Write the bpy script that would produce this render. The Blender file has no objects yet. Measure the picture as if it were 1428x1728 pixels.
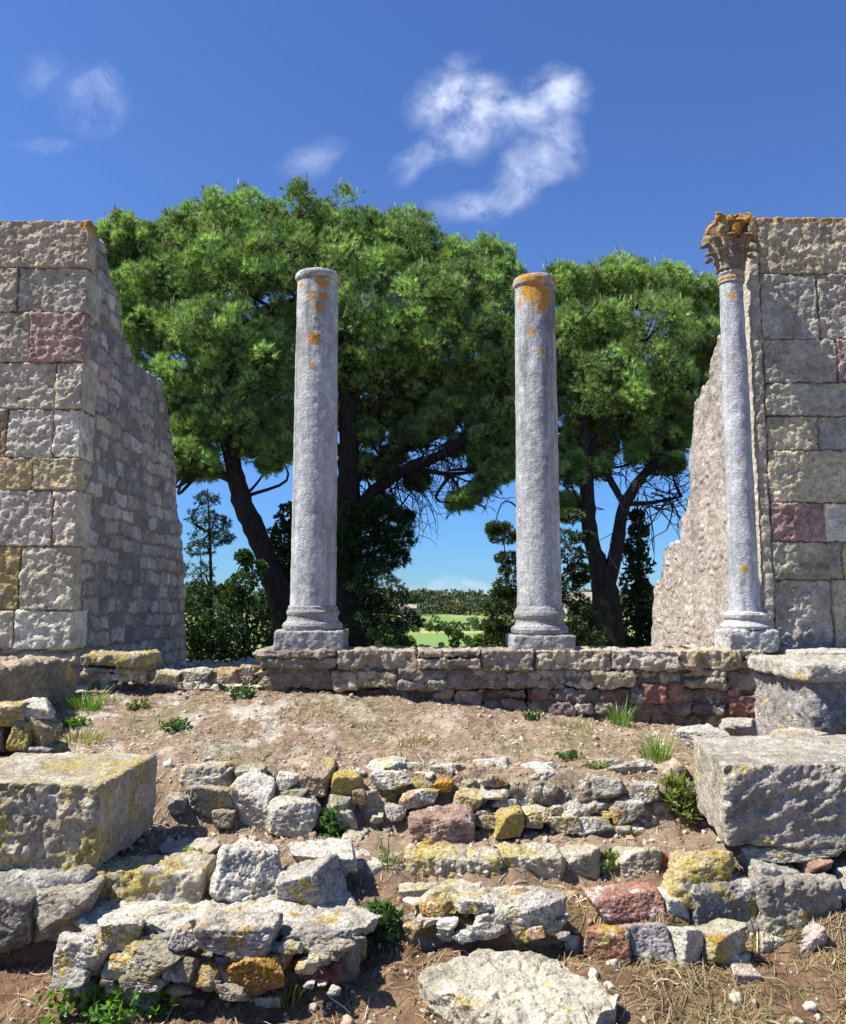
import bpy, math, random
import numpy as np

# ------------------------------------------------------------------ camera geometry
F = 1400.0; CX, CY = 714.0, 864.0; EYE = 1.65
PITCH = math.radians(6.3); cp, sp = math.cos(PITCH), math.sin(PITCH)

def at(px, py, d):
    """world point seen at photo pixel (px,py) whose horizontal distance from the eye is d"""
    xr = (px - CX) / F; yu = (CY - py) / F
    t = d / (cp - yu * sp)
    return np.array([xr * t, d, EYE + t * (sp + yu * cp)])

# ------------------------------------------------------------------ numpy noise
_G = np.array([[1,1,0],[-1,1,0],[1,-1,0],[-1,-1,0],[1,0,1],[-1,0,1],[1,0,-1],[-1,0,-1],[0,1,1],[0,-1,1],[0,1,-1],[0,-1,-1],
               [1,1,0],[-1,1,0],[0,-1,1],[0,-1,-1]], dtype=np.float32)

def _hash(i, j, k, seed):
    h = (i.astype(np.uint32) * np.uint32(374761393) + j.astype(np.uint32) * np.uint32(668265263)
         + k.astype(np.uint32) * np.uint32(2147483647) + np.uint32((seed * 974711 + 12345) & 0xffffffff))
    h = (h ^ (h >> np.uint32(13))) * np.uint32(1274126177)
    h = (h ^ (h >> np.uint32(15))) * np.uint32(2246822519)
    return h ^ (h >> np.uint32(16))

def perlin(P, seed=0):
    P = np.asarray(P, dtype=np.float64)
    I = np.floor(P).astype(np.int64); f = (P - I).astype(np.float32)
    u = f * f * f * (f * (f * 6 - 15) + 10)
    out = np.zeros(len(P), np.float32)
    for a in (0, 1):
        for b in (0, 1):
            for c in (0, 1):
                g = _G[_hash(I[:, 0] + a, I[:, 1] + b, I[:, 2] + c, seed) & np.uint32(15)]
                dot = g[:, 0] * (f[:, 0] - a) + g[:, 1] * (f[:, 1] - b) + g[:, 2] * (f[:, 2] - c)
                w = (u[:, 0] if a else 1 - u[:, 0]) * (u[:, 1] if b else 1 - u[:, 1]) * (u[:, 2] if c else 1 - u[:, 2])
                out += w * dot
    return out

def fbm(P, scale=1.0, octv=4, gain=0.5, seed=0):
    P = np.asarray(P) * scale
    s = np.zeros(len(P), np.float32); a = 1.0
    for o in range(octv):
        s += a * perlin(P * (2.03 ** o) + o * 17.3, seed + o); a *= gain
    return s

def voro(P, seed=0):
    P = np.asarray(P, dtype=np.float64); I = np.floor(P).astype(np.int64)
    f1 = np.full(len(P), 9.0, np.float32); f2 = f1.copy(); cid = np.zeros(len(P), np.uint32)
    for a in (-1, 0, 1):
        for b in (-1, 0, 1):
            for c in (-1, 0, 1):
                J = I + np.array([a, b, c]); h = _hash(J[:, 0], J[:, 1], J[:, 2], seed)
                ox = (h & np.uint32(1023)) / 1023.0; oy = ((h >> np.uint32(10)) & np.uint32(1023)) / 1023.0
                oz = ((h >> np.uint32(20)) & np.uint32(1023)) / 1023.0
                d = np.sqrt((J[:, 0] + ox - P[:, 0]) ** 2 + (J[:, 1] + oy - P[:, 1]) ** 2 + (J[:, 2] + oz - P[:, 2]) ** 2).astype(np.float32)
                nearer = d < f1
                f2 = np.where(nearer, f1, np.minimum(f2, d)); cid = np.where(nearer, h, cid); f1 = np.where(nearer, d, f1)
    return f1, f2, cid

def sstep(a, b, x):
    t = np.clip((x - a) / (b - a), 0, 1); return t * t * (3 - 2 * t)

def rnd(cid, k):
    return ((cid >> np.uint32(k)) & np.uint32(255)) / 255.0

# ------------------------------------------------------------------ mesh building
COL = bpy.context.scene.collection

def build(name, pieces, mat, origin=None, parent=None, smooth=True):
    """pieces: list of (V, F, tint, lichen); one mesh object; V in world space"""
    V = np.concatenate([p[0] for p in pieces]).astype(np.float64)
    T = np.concatenate([np.broadcast_to(np.asarray(p[2], np.float32), (len(p[0]), 3)) for p in pieces])
    L = np.concatenate([np.broadcast_to(np.asarray(p[3] if len(p) > 3 else 0.0, np.float32), (len(p[0]),)) for p in pieces])
    if parent is not None: origin = np.array(WLOC[parent.name])
    elif origin is None: origin = np.array([(V[:, 0].min() + V[:, 0].max()) / 2, (V[:, 1].min() + V[:, 1].max()) / 2, V[:, 2].min()])
    off = 0; loops = []; starts = []; tot = []; ls = 0
    for p in pieces:
        f = np.asarray(p[1], np.int64) + off; n, k = f.shape
        loops.append(f.ravel()); starts.append(ls + np.arange(n) * k); tot.append(np.full(n, k)); ls += n * k; off += len(p[0])
    loops = np.concatenate(loops).astype(np.int32); starts = np.concatenate(starts).astype(np.int32); tot = np.concatenate(tot).astype(np.int32)
    me = bpy.data.meshes.new(name)
    me.vertices.add(len(V)); me.vertices.foreach_set('co', (V - origin).astype(np.float32).ravel())
    me.loops.add(len(loops)); me.loops.foreach_set('vertex_index', loops)
    me.polygons.add(len(starts)); me.polygons.foreach_set('loop_start', starts); me.polygons.foreach_set('loop_total', tot)
    me.polygons.foreach_set('use_smooth', np.full(len(starts), smooth))
    me.update(calc_edges=True)
    a = me.attributes.new('tint', 'FLOAT_COLOR', 'POINT')
    a.data.foreach_set('color', np.concatenate([T, np.ones((len(T), 1), np.float32)], 1).astype(np.float32).ravel())
    b = me.attributes.new('lich', 'FLOAT', 'POINT'); b.data.foreach_set('value', L.astype(np.float32))
    me.materials.append(mat)
    o = bpy.data.objects.new(name, me); COL.objects.link(o)
    if parent is not None: o.parent = parent; WLOC[o.name] = tuple(origin)
    else: o.location = origin; WLOC[o.name] = tuple(origin)
    return o

WLOC = {}
def root(name, loc):
    o = bpy.data.objects.new(name, None); COL.objects.link(o); o.location = tuple(loc); o.empty_display_size = .1
    WLOC[o.name] = tuple(loc); return o

def tag(o, label, cat, group=None, kind=None):
    if label: o['label'] = label
    if cat: o['category'] = cat
    if group: o['group'] = group
    if kind: o['kind'] = kind
    return o

_gc = {}
def grid_box(nx, ny, nz):
    key = (nx, ny, nz)
    if key in _gc: return _gc[key]
    ids = -np.ones((nx + 1, ny + 1, nz + 1), np.int64); m = np.zeros(ids.shape, bool)
    m[0] = m[-1] = True; m[:, 0] = m[:, -1] = True; m[:, :, 0] = m[:, :, -1] = True
    ids[m] = np.arange(m.sum()); I = np.argwhere(m)
    U = I / np.array([nx, ny, nz], float); Fs = []
    def q(A, flip):
        f = np.stack([A[:-1, :-1], A[1:, :-1], A[1:, 1:], A[:-1, 1:]], -1).reshape(-1, 4)
        Fs.append(f[:, ::-1] if flip else f)
    q(ids[0], True); q(ids[-1], False); q(ids[:, 0], False); q(ids[:, -1], True); q(ids[:, :, 0], True); q(ids[:, :, -1], False)
    _gc[key] = (U, np.concatenate(Fs)); return _gc[key]

def vnorm(V, Fq):
    n = np.cross(V[Fq[:, 2]] - V[Fq[:, 0]], V[Fq[:, 3]] - V[Fq[:, 1]]) if Fq.shape[1] == 4 else np.cross(V[Fq[:, 1]] - V[Fq[:, 0]], V[Fq[:, 2]] - V[Fq[:, 0]])
    N = np.zeros_like(V)
    for k in range(Fq.shape[1]):
        for c in range(3): N[:, c] += np.bincount(Fq[:, k], n[:, c], len(V))
    return N / (np.linalg.norm(N, axis=1, keepdims=True) + 1e-12)

def block(x0, x1, y0, y1, z0, z1, res=.012, r=.014, seed=0, tint=(.45, .4, .32), amp=.008, low=.010, xb=0, warp=None, chip=.5, tv=.12, freq=11, res_y=None, calm=0.0, diag=0.0):
    """a weathered stone block: rounded box with chipped edges, hollows and a rough face"""
    dims = np.array([x1 - x0, y1 - y0, z1 - z0]); ry = res_y or res
    n = np.maximum(2, np.round(dims / np.array([res, ry, res])).astype(int)); n = np.minimum(n, 320)
    U, Fq = grid_box(*n); P = U * dims
    rng = np.random.RandomState(seed)
    C = np.array([x0, y0, z0])
    rr = r * (1 + chip * 2.4 * np.clip(fbm(P + C + seed * 3.1, 9, 3, .5, seed), -.3, 1))
    rr = np.minimum(np.clip(rr, .003, None), dims.min() * .45)[:, None]
    inner = np.clip(P, rr, dims - rr); de = P - inner
    ln = np.linalg.norm(de, axis=1, keepdims=True)
    P = np.where(ln > 1e-9, inner + de / (ln + 1e-12) * np.minimum(ln, rr), P)
    if warp is not None: P = warp(P, U, dims)
    P = P + C; P[:, 0] += xb * U[:, 1]
    N = vnorm(P, Fq); Q = P + seed * 7.7
    if diag: Q = np.stack([(Q[:, 0] * .9 + Q[:, 2] * .44) * .65, Q[:, 1] * .9, (Q[:, 2] * .9 - Q[:, 0] * .44) * 1.35], 1)
    h = amp * (fbm(Q, freq, 5, .58, seed) * 1.5) + low * fbm(Q, 2.6, 2, .5, seed + 9) * 1.6
    pit = np.clip(fbm(Q, freq * 1.8, 4, .62, seed + 5) - .14, 0, 1); h -= pit * amp * 1.7; h += amp * .8 * (.2 - np.abs(fbm(Q, freq * 2.3, 3, .6, seed + 6)))
    if calm: h *= 1 - calm * (1 - sstep(.35, .75, -N[:, 1]))
    P = P + N * h[:, None]
    tn = 1 + tv * 1.6 * fbm(Q, 5, 3, .5, seed + 3)
    t = np.asarray(tint)[None, :] * tn[:, None]
    return P, Fq, t, 0.0

def rock(c, hd, seed=0, n=26, rz=0.0, tx=0.0, ty=0.0, facets=11, k=18, amp=.07, boxy=.5, tint=(.45, .4, .32), tv=.14, lich=0.0):
    """an angular weathered stone: directions cut by random planes, then roughened"""
    rng = np.random.RandomState(seed + 101)
    U, Fq = grid_box(n, n, n); D = U * 2 - 1
    D = np.tan(D * math.pi / 4 * .96); D = D / np.linalg.norm(D, axis=1, keepdims=True)
    nr = rng.randn(facets, 3); nr /= np.linalg.norm(nr, axis=1, keepdims=True); dd = rng.uniform(.72, 1.05, facets)
    ax = np.concatenate([np.eye(3), -np.eye(3)]) + rng.randn(6, 3) * .22; ax /= np.linalg.norm(ax, axis=1, keepdims=True)
    nr = np.concatenate([nr, ax]); dd = np.concatenate([dd, rng.uniform(.62, .8, 6) / max(boxy, .2) * .5 + .1])
    s = np.zeros(len(D))
    for i in range(len(nr)): s += (np.clip(D @ nr[i], 0, None) / dd[i]) ** k
    V = D * (s ** (-1.0 / k))[:, None]
    lo, hi = V.min(0), V.max(0); V = (V - (lo + hi) / 2) / ((hi - lo) / 2)
    hd = np.asarray(hd, float); V = V * hd; m = float(np.cbrt(hd.prod()))
    N = vnorm(V, Fq); Q = V / m + seed * 5.3
    h = amp * m * (.9 * fbm(Q, 1.6, 2, .5, seed) + .62 * fbm(Q, 4.5, 4, .6, seed + 4) + .75 * (.22 - np.abs(fbm(Q, 6.5, 3, .6, seed + 6))))
    ridge = np.abs(fbm(Q * np.array([1, 1, 2.2]), 2.1, 3, .5, seed + 8)); h -= amp * m * 1.4 * np.clip(.10 - ridge, 0, 1) / .10 * .7
    V = V + N * h[:, None]
    a, b, g = tx, ty, rz
    Rx = np.array([[1, 0, 0], [0, math.cos(a), -math.sin(a)], [0, math.sin(a), math.cos(a)]])
    Ry = np.array([[math.cos(b), 0, math.sin(b)], [0, 1, 0], [-math.sin(b), 0, math.cos(b)]])
    Rz = np.array([[math.cos(g), -math.sin(g), 0], [math.sin(g), math.cos(g), 0], [0, 0, 1]])
    V = V @ (Rz @ Ry @ Rx).T + np.asarray(c)
    t = np.asarray(tint)[None, :] * (1 + tv * 1.6 * fbm(Q, 2.2, 3, .55, seed + 2))[:, None]
    return V, Fq, t, lich

def lathe(cx, cy, prof, nth=120, dz=.01, seed=0, amp=.002, tint=(.4, .4, .43)):
    prof = np.array(prof, float); seg = np.concatenate([[0], np.cumsum(np.hypot(np.diff(prof[:, 0]), np.diff(prof[:, 1])))])
    m = max(2, int(seg[-1] / dz)); s = np.unique(np.concatenate([np.linspace(0, seg[-1], m), seg]))
    r = np.interp(s, seg, prof[:, 0]); z = np.interp(s, seg, prof[:, 1]); th = np.arange(nth) / nth * 2 * math.pi
    R, T = np.meshgrid(r, th, indexing='ij'); Z = np.repeat(z[:, None], nth, 1)
    V = np.stack([cx + R * np.cos(T), cy + R * np.sin(T), Z], -1).reshape(-1, 3)
    ids = np.arange(len(V)).reshape(len(s), nth); nx = np.roll(ids, -1, 1)
    Fq = np.stack([ids[:-1], nx[:-1], nx[1:], ids[1:]], -1).reshape(-1, 4)
    N = vnorm(V, Fq); V = V + N * (amp * 1.6 * (fbm(V + seed, 9, 4, .6, seed) + 1.2 * fbm(V * np.array([1, 1, .4]) + seed, 2.5, 2, .5, seed + 1)))[:, None]
    t = np.asarray(tint)[None, :] * (1 + .16 * fbm(V * np.array([1, 1, .25]) + seed, 9, 3, .5, seed + 3))[:, None]
    return V, Fq, t, 0.0

def tube(pts, rad, nth=8, seed=0, sub=4, rough=.06, tint=(.04, .032, .028)):
    pts = np.asarray(pts, float); rad = np.asarray(rad, float); n = len(pts)
    if n > 2 and sub > 1:      # Catmull-Rom
        e = np.concatenate([[2 * pts[0] - pts[1]], pts, [2 * pts[-1] - pts[-2]]]); out = []; ro = []
        for i in range(n - 1):
            for t in np.arange(sub) / sub:
                p0, p1, p2, p3 = e[i:i + 4]
                out.append(.5 * (2 * p1 + (p2 - p0) * t + (2 * p0 - 5 * p1 + 4 * p2 - p3) * t * t + (3 * p1 - p0 - 3 * p2 + p3) * t ** 3)); ro.append(rad[i] * (1 - t) + rad[i + 1] * t)
        out.append(pts[-1]); ro.append(rad[-1]); pts = np.array(out); rad = np.array(ro)
    tg = np.gradient(pts, axis=0); tg /= np.linalg.norm(tg, axis=1, keepdims=True) + 1e-9
    ref = np.array([.3, .9, .2]); u = np.cross(tg, ref); u /= np.linalg.norm(u, axis=1, keepdims=True) + 1e-9; v = np.cross(tg, u)
    th = np.arange(nth) / nth * 2 * math.pi
    V = pts[:, None] + rad[:, None, None] * (u[:, None] * np.cos(th)[None, :, None] + v[:, None] * np.sin(th)[None, :, None])
    V = V.reshape(-1, 3)
    if rough: V = V + np.random.RandomState(seed).randn(*V.shape) * np.repeat(rad, nth)[:, None] * rough
    ids = np.arange(len(V)).reshape(len(pts), nth); nx = np.roll(ids, -1, 1)
    return V, np.stack([ids[:-1], nx[:-1], nx[1:], ids[1:]], -1).reshape(-1, 4), tint, 0.0

def nrm(A): return A / (np.linalg.norm(A, axis=-1, keepdims=True) + 1e-9)

def tufts(pos, dirs, col, K, L, w, spread, rng, quad=False):
    """needle / leaf bursts: K slim faces from each point"""
    M = len(pos); D = nrm(dirs[:, None] + spread * rng.randn(M, K, 3)); ln = L * rng.uniform(.6, 1.1, (M, K, 1))
    side = nrm(np.cross(D, rng.randn(M, K, 3))) * w
    b = pos[:, None] + D * ln * rng.uniform(0, .15, (M, K, 1)); tip = b + D * ln
    c = (col[:, None] * rng.uniform(.8, 1.2, (M, K, 1)))
    if quad:
        mid = b + D * ln * .5
        V = np.stack([b, mid + side, tip, mid - side], 2).reshape(-1, 3); k = 4
    else:
        V = np.stack([b - side, b + side, tip], 2).reshape(-1, 3); k = 3
    Fq = np.arange(len(V)).reshape(-1, k); T = np.repeat(c.reshape(-1, 3), k, 0)
    return V, Fq, T, 0.0

# ------------------------------------------------------------------ materials
class NT:
    def __init__(s, tree): s.t = tree; tree.nodes.clear()
    def n(s, typ, props=None, **ins):
        nd = s.t.nodes.new(typ)
        for k, v in (props or {}).items(): setattr(nd, k, v)
        for k, v in ins.items():
            key = int(k[1:]) if k[0] == 'i' and k[1:].isdigit() else k.replace('_', ' ')
            s.put(nd.inputs[key], v)
        return nd
    def put(s, sock, v):
        if isinstance(v, bpy.types.NodeSocket): s.t.links.new(v, sock)
        elif isinstance(v, bpy.types.Node): s.t.links.new(v.outputs[0], sock)
        else: sock.default_value = v
    def m(s, op, a, b=0.0, c=None, clamp=False):
        nd = s.t.nodes.new('ShaderNodeMath'); nd.operation = op; nd.use_clamp = clamp
        s.put(nd.inputs[0], a); s.put(nd.inputs[1], b)
        if c is not None: s.put(nd.inputs[2], c)
        return nd.outputs[0]
    def vm(s, op, a, b=(0, 0, 0)):
        nd = s.t.nodes.new('ShaderNodeVectorMath'); nd.operation = op; s.put(nd.inputs[0], a); s.put(nd.inputs[1], b); return nd.outputs[0]
    def mr(s, x, a, b, c=0.0, d=1.0, smooth=True):
        nd = s.t.nodes.new('ShaderNodeMapRange'); nd.interpolation_type = 'SMOOTHSTEP' if smooth else 'LINEAR'
        for i, v in enumerate((x, a, b, c, d)): s.put(nd.inputs[i], v)
        return nd.outputs[0]
    def noise(s, vec, scale, detail=4, rough=.55, dist=0.0):
        return s.n('ShaderNodeTexNoise', None, Vector=vec, Scale=scale, Detail=detail, Roughness=rough, Distortion=dist).outputs[0]
    def mix(s, f, a, b, mode='MIX'):
        nd = s.t.nodes.new('ShaderNodeMix'); nd.data_type = 'RGBA'; nd.blend_type = mode
        s.put(nd.inputs[0], f)
        for i, v in ((6, a), (7, b)):
            s.put(nd.inputs[i], (*v, 1.0) if isinstance(v, tuple) and len(v) == 3 else v)
        return nd.outputs[2]

def new_mat(name):
    m = bpy.data.materials.new(name); m.use_nodes = True; return m, NT(m.node_tree)

def stone_mat(name, yl=.3, og=.1, wh=.3, bump=.7, sc=1.0, dark=.5, contrast=1.0, streak=False, rough=.92, mult=1.0, speck=.0):
    m, t = new_mat(name)
    tc = t.n('ShaderNodeTexCoord'); oi = t.n('ShaderNodeObjectInfo')
    off = t.vm('SCALE', t.n('ShaderNodeCombineXYZ', None, X=oi.outputs['Random'], Y=oi.outputs['Random'], Z=oi.outputs['Random']).outputs[0])
    off.node.inputs['Scale'].default_value = 41.0
    vec = t.vm('ADD', tc.outputs['Object'], off)
    tint = t.n('ShaderNodeAttribute', {'attribute_name': 'tint'}).outputs['Color']
    lich = t.n('ShaderNodeAttribute', {'attribute_name': 'lich'}).outputs['Fac']
    nA = t.noise(vec, 2.6 * sc, 5); nB = t.noise(vec, 15 * sc, 8, .66); nC = t.noise(vec, 70 * sc, 6, .68)
    vs = vec
    if streak: vs = t.n('ShaderNodeMapping', None, Vector=vec, Scale=(1, 1, .10)).outputs[0]
    nS = t.noise(vs, 26 * sc, 6, .65)
    c = contrast
    v = t.m('MULTIPLY', t.mr(nB, .3, .7, 1 - .38 * c, 1 + .26 * c, False), t.mr(nA, .3, .7, 1 - .2 * c, 1 + .14 * c, False))
    v = t.m('MULTIPLY', v, t.mr(nC, .3, .7, 1 - .26 * c, 1 + .2 * c, False))
    if streak:
        v = t.m('MULTIPLY', v, t.mr(nS, .3, .68, 1 - .34 * c, 1 + .22 * c, False))
        v = t.m('MULTIPLY', v, t.mr(t.noise(vs, 6.0, 5, .6), .50, .64, 1.06, .66)); v = t.m('MULTIPLY', v, t.mr(t.noise(vec, 4.0, 4, .6, 1.5), .495, .505, .88, 1.0))
    v = t.m('MULTIPLY', v, mult)
    col = t.mix(1.0, tint, t.n('ShaderNodeCombineColor', None, Red=v, Green=v, Blue=v).outputs[0], 'MULTIPLY')
    # dark biological stains and pores
    st = t.m('MULTIPLY', t.mr(t.noise(vec, 5.5 * sc, 6, .7), .54, .66), t.mr(nB, .40, .58))
    col = t.mix(t.m('MULTIPLY', st, dark * .75), col, (.075, .068, .060))
    po = t.mr(nC, .60, .68); col = t.mix(t.m('MULTIPLY', po, dark * .8), col, (.055, .048, .042))
    if speck:
        sv = t.n('ShaderNodeTexVoronoi', None, Vector=vec, Scale=110.0).outputs[0]
        col = t.mix(t.m('MULTIPLY', t.mr(sv, .20, .36, 1, 0), t.m('MULTIPLY', t.mr(nB, .36, .56), speck)), col, (.085, .085, .10))
    if wh:
        w = t.m('MULTIPLY', t.mr(t.noise(vec, 6.5 * sc, 6, .68), .60 - .14 * wh, .68 - .14 * wh), t.mr(nC, .40, .52))
        col = t.mix(t.m('MULTIPLY', w, .75), col, (.70, .66, .58))
    yv = t.vm('ADD', vec, (11.3, 4.1, 7.7))
    if yl:
        y = t.m('MULTIPLY', t.mr(t.noise(yv, 4.6 * sc, 5, .65), .68 - .20 * yl, .75 - .20 * yl), t.mr(t.noise(yv, 34 * sc, 6, .7), .40, .54))
        ycol = t.mix(t.mr(nC, .35, .65), (.34, .25, .035), (.56, .44, .08))
        col = t.mix(t.m('MULTIPLY', y, .88), col, ycol)
    o1 = t.mr(t.m('ADD', lich, t.m('MULTIPLY', t.m('SUBTRACT', t.noise(yv, 55 * sc, 7, .75), .5), 2.0)), .44, .54)
    if og:
        ov = t.vm('ADD', vec, (3.3, 14.1, 1.7))
        o2 = t.m('MULTIPLY', t.mr(t.noise(ov, 6 * sc, 5, .62), .70 - .18 * og, .75 - .18 * og), t.mr(t.noise(ov, 40 * sc, 5, .7), .42, .55))
        o1 = t.m('MAXIMUM', o1, o2)
    ocol = t.mix(t.mr(t.noise(yv, 90, 5, .7), .36, .64), (.30, .13, .02), (.62, .34, .045))
    col = t.mix(t.m('MULTIPLY', o1, .93), col, ocol)
    # relief
    vb = t.n('ShaderNodeTexVoronoi', None, Vector=t.vm('ADD', vec, t.n('ShaderNodeCombineXYZ', None, X=t.m('MULTIPLY', nB, .05), Y=t.m('MULTIPLY', nC, .02)).outputs[0]), Scale=38 * sc).outputs[0]
    h = t.m('ADD', t.m('MULTIPLY', nB, 1.5), t.m('MULTIPLY', nC, .85))
    h = t.m('ADD', h, t.m('MULTIPLY', t.mr(vb, 0, .45), .45))
    if streak: h = t.m('ADD', h, t.m('MULTIPLY', nS, .7))
    bp = t.n('ShaderNodeBump', None, Strength=bump, Distance=.020, Height=h)
    b = t.n('ShaderNodeBsdfPrincipled', None, Base_Color=col, Roughness=rough, Normal=bp)
    b.inputs['Specular IOR Level'].default_value = .22
    o = t.n('ShaderNodeOutputMaterial', None, Surface=b.outputs[0])
    return m

def leaf_mat(name, trans=.35, gloss=.12):
    m, t = new_mat(name)
    tint = t.n('ShaderNodeAttribute', {'attribute_name': 'tint'}).outputs['Color']
    d = t.n('ShaderNodeBsdfDiffuse', None, Color=tint); tr = t.n('ShaderNodeBsdfTranslucent', None, Color=t.mix(1.0, tint, (1.25, 1.25, .55), 'MULTIPLY'))
    mx = t.n('ShaderNodeMixShader', None, i0=trans, i1=d.outputs[0], i2=tr.outputs[0])
    g = t.n('ShaderNodeBsdfGlossy', None, Roughness=.45, Color=(.8, .85, .8, 1))
    mx2 = t.n('ShaderNodeMixShader', None, i0=gloss, i1=mx.outputs[0], i2=g.outputs[0])
    t.n('ShaderNodeOutputMaterial', None, Surface=mx2.outputs[0]); return m

def bark_mat():
    m, t = new_mat('bark')
    tc = t.n('ShaderNodeTexCoord').outputs['Object']; tint = t.n('ShaderNodeAttribute', {'attribute_name': 'tint'}).outputs['Color']
    mp = t.n('ShaderNodeMapping', None, Vector=tc, Scale=(1, 1, .3)).outputs[0]
    nz = t.noise(mp, 14, 6, .65); v = t.mr(nz, .3, .7, .45, 1.4, False)
    col = t.mix(1.0, tint, t.n('ShaderNodeCombineColor', None, Red=v, Green=v, Blue=v).outputs[0], 'MULTIPLY')
    bp = t.n('ShaderNodeBump', None, Strength=1.0, Distance=.05, Height=nz)
    b = t.n('ShaderNodeBsdfPrincipled', None, Base_Color=col, Roughness=.95, Normal=bp); b.inputs['Specular IOR Level'].default_value = .1
    t.n('ShaderNodeOutputMaterial', None, Surface=b.outputs[0]); return m

def ground_mat():
    m, t = new_mat('soil')
    tc = t.n('ShaderNodeTexCoord').outputs['Object']; tint = t.n('ShaderNodeAttribute', {'attribute_name': 'tint'}).outputs['Color']
    geo = t.n('ShaderNodeNewGeometry')
    nB = t.noise(tc, 18, 8, .68); nC = t.noise(tc, 95, 6, .7)
    st = t.n('ShaderNodeMapping', None, Vector=tc, Rotation=(0, 0, .5), Scale=(1, 3.2, 1)).outputs[0]
    nS = t.noise(st, 42, 7, .7, 1.2)
    v = t.m('MULTIPLY', t.mr(nB, .3, .7, .62, 1.3, False), t.mr(nC, .3, .7, .66, 1.3, False))
    col = t.mix(1.0, tint, t.n('ShaderNodeCombineColor', None, Red=v, Green=v, Blue=v).outputs[0], 'MULTIPLY')
    near = t.m('LESS_THAN', t.n('ShaderNodeSeparateXYZ', None, Vector=geo.outputs['Position']).outputs[1], 12.0)
    lt = t.m('MULTIPLY', t.mr(nS, .58, .66), near); col = t.mix(t.m('MULTIPLY', lt, .45), col, (.50, .40, .29))
    dk = t.m('MULTIPLY', t.mr(nS, .40, .33), near); col = t.mix(t.m('MULTIPLY', dk, .55), col, (.10, .058, .035))
    far = t.noise(tc, .05, 6, .6); 
    h = t.m('ADD', nB, t.m('ADD', t.m('MULTIPLY', nC, .5), t.m('MULTIPLY', nS, .6)))
    bp = t.n('ShaderNodeBump', None, Strength=.8, Distance=.02, Height=h)
    b = t.n('ShaderNodeBsdfPrincipled', None, Base_Color=col, Roughness=.97, Normal=bp); b.inputs['Specular IOR Level'].default_value = .1
    t.n('ShaderNodeOutputMaterial', None, Surface=b.outputs[0]); return m

def plain_mat(name, rough=.9):
    m, t = new_mat(name)
    tint = t.n('ShaderNodeAttribute', {'attribute_name': 'tint'}).outputs['Color']
    tc = t.n('ShaderNodeTexCoord').outputs['Object']; v = t.mr(t.noise(tc, 3, 6, .6), .3, .7, .8, 1.2, False)
    col = t.mix(1.0, tint, t.n('ShaderNodeCombineColor', None, Red=v, Green=v, Blue=v).outputs[0], 'MULTIPLY')
    b = t.n('ShaderNodeBsdfPrincipled', None, Base_Color=col, Roughness=rough)
    t.n('ShaderNodeOutputMaterial', None, Surface=b.outputs[0]); return m

M_ASH = stone_mat('ashlar_limestone', yl=.10, og=.05, wh=.28, bump=.9, dark=.50)
M_ASHR = stone_mat('ashlar_limestone_grey', yl=.18, og=.10, wh=.10, bump=.95, dark=.62)
M_RUB = stone_mat('rubble_masonry', yl=.10, og=.0, wh=.15, bump=.8, dark=.55)
M_RUBR = stone_mat('rubble_masonry_pale', yl=.05, og=.0, wh=.30, bump=1.0, dark=.45)
M_LOW = stone_mat('low_wall_stone', yl=.28, og=.16, wh=.10, bump=.95, dark=.75)
M_MARB = stone_mat('grey_marble', yl=.0, og=.0, wh=.06, bump=.45, sc=1.2, dark=.55, contrast=.85, streak=True, speck=1.0)
M_BASE = stone_mat('column_base_marble', yl=.14, og=.08, wh=.15, bump=.7, dark=.62, contrast=.9)
M_CAP = stone_mat('capital_stone', yl=.50, og=.62, wh=.08, bump=.8, dark=.6)
M_PALE = stone_mat('pale_limestone', yl=.48, og=.30, wh=.42, bump=.9, dark=.55)
M_YEL = stone_mat('lichen_limestone', yl=.95, og=.32, wh=.52, bump=.95, dark=.55)
M_GREY = stone_mat('grey_limestone', yl=.52, og=.18, wh=.40, bump=.95, dark=.75)
M_MASS = stone_mat('mortared_rubble', yl=.72, og=.62, wh=.55, bump=.95, dark=.65)
M_RED = stone_mat('red_brick', yl=.12, og=.22, wh=.62, bump=.8, dark=.4)
M_LEAF = leaf_mat('pine_needles', .40, .04); M_SHRUB = leaf_mat('leaves', .38, .03); M_FAR = leaf_mat('far_leaves', .2, 0.0); M_WEED = leaf_mat('weed_leaves', .45, .06)
M_STRAW = leaf_mat('dry_straw', .2, .03)
M_BARK = bark_mat(); M_SOIL = ground_mat(); M_WALL = plain_mat('house_wall'); M_ROOF = plain_mat('roof_tiles')

PALE = (.57, .52, .41); BEI = (.49, .43, .32); GRY = (.42, .39, .335); YEL = (.52, .42, .22); PNK = (.44, .30, .26)
RED = (.36, .13, .09); BRN = (.34, .24, .16); DRK = (.22, .20, .17); PUR = (.31, .27, .28); WHT = (.66, .615, .525); TAN = (.44, .32, .22)

# ------------------------------------------------------------------ terrain
_tx = np.array([-3.2, -2.8, -1.3, -.1, .9, 1.8, 2.7, 3.4]); _tz = np.array([.93, .92, .955, .88, .78, .70, .64, .64])
_fy = np.array([7.3, 8, 10.5, 14, 18, 30, 50, 70, 120, 180, 300, 400, 560, 640, 900, 1500, 4000.])
_fz = np.array([.85, .85, .85, .5, .15, -1.6, -4.0, -6.4, -9.0, -8.0, -7.0, -5.6, -1.0, -.5, -8, -20, -60.])

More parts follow.
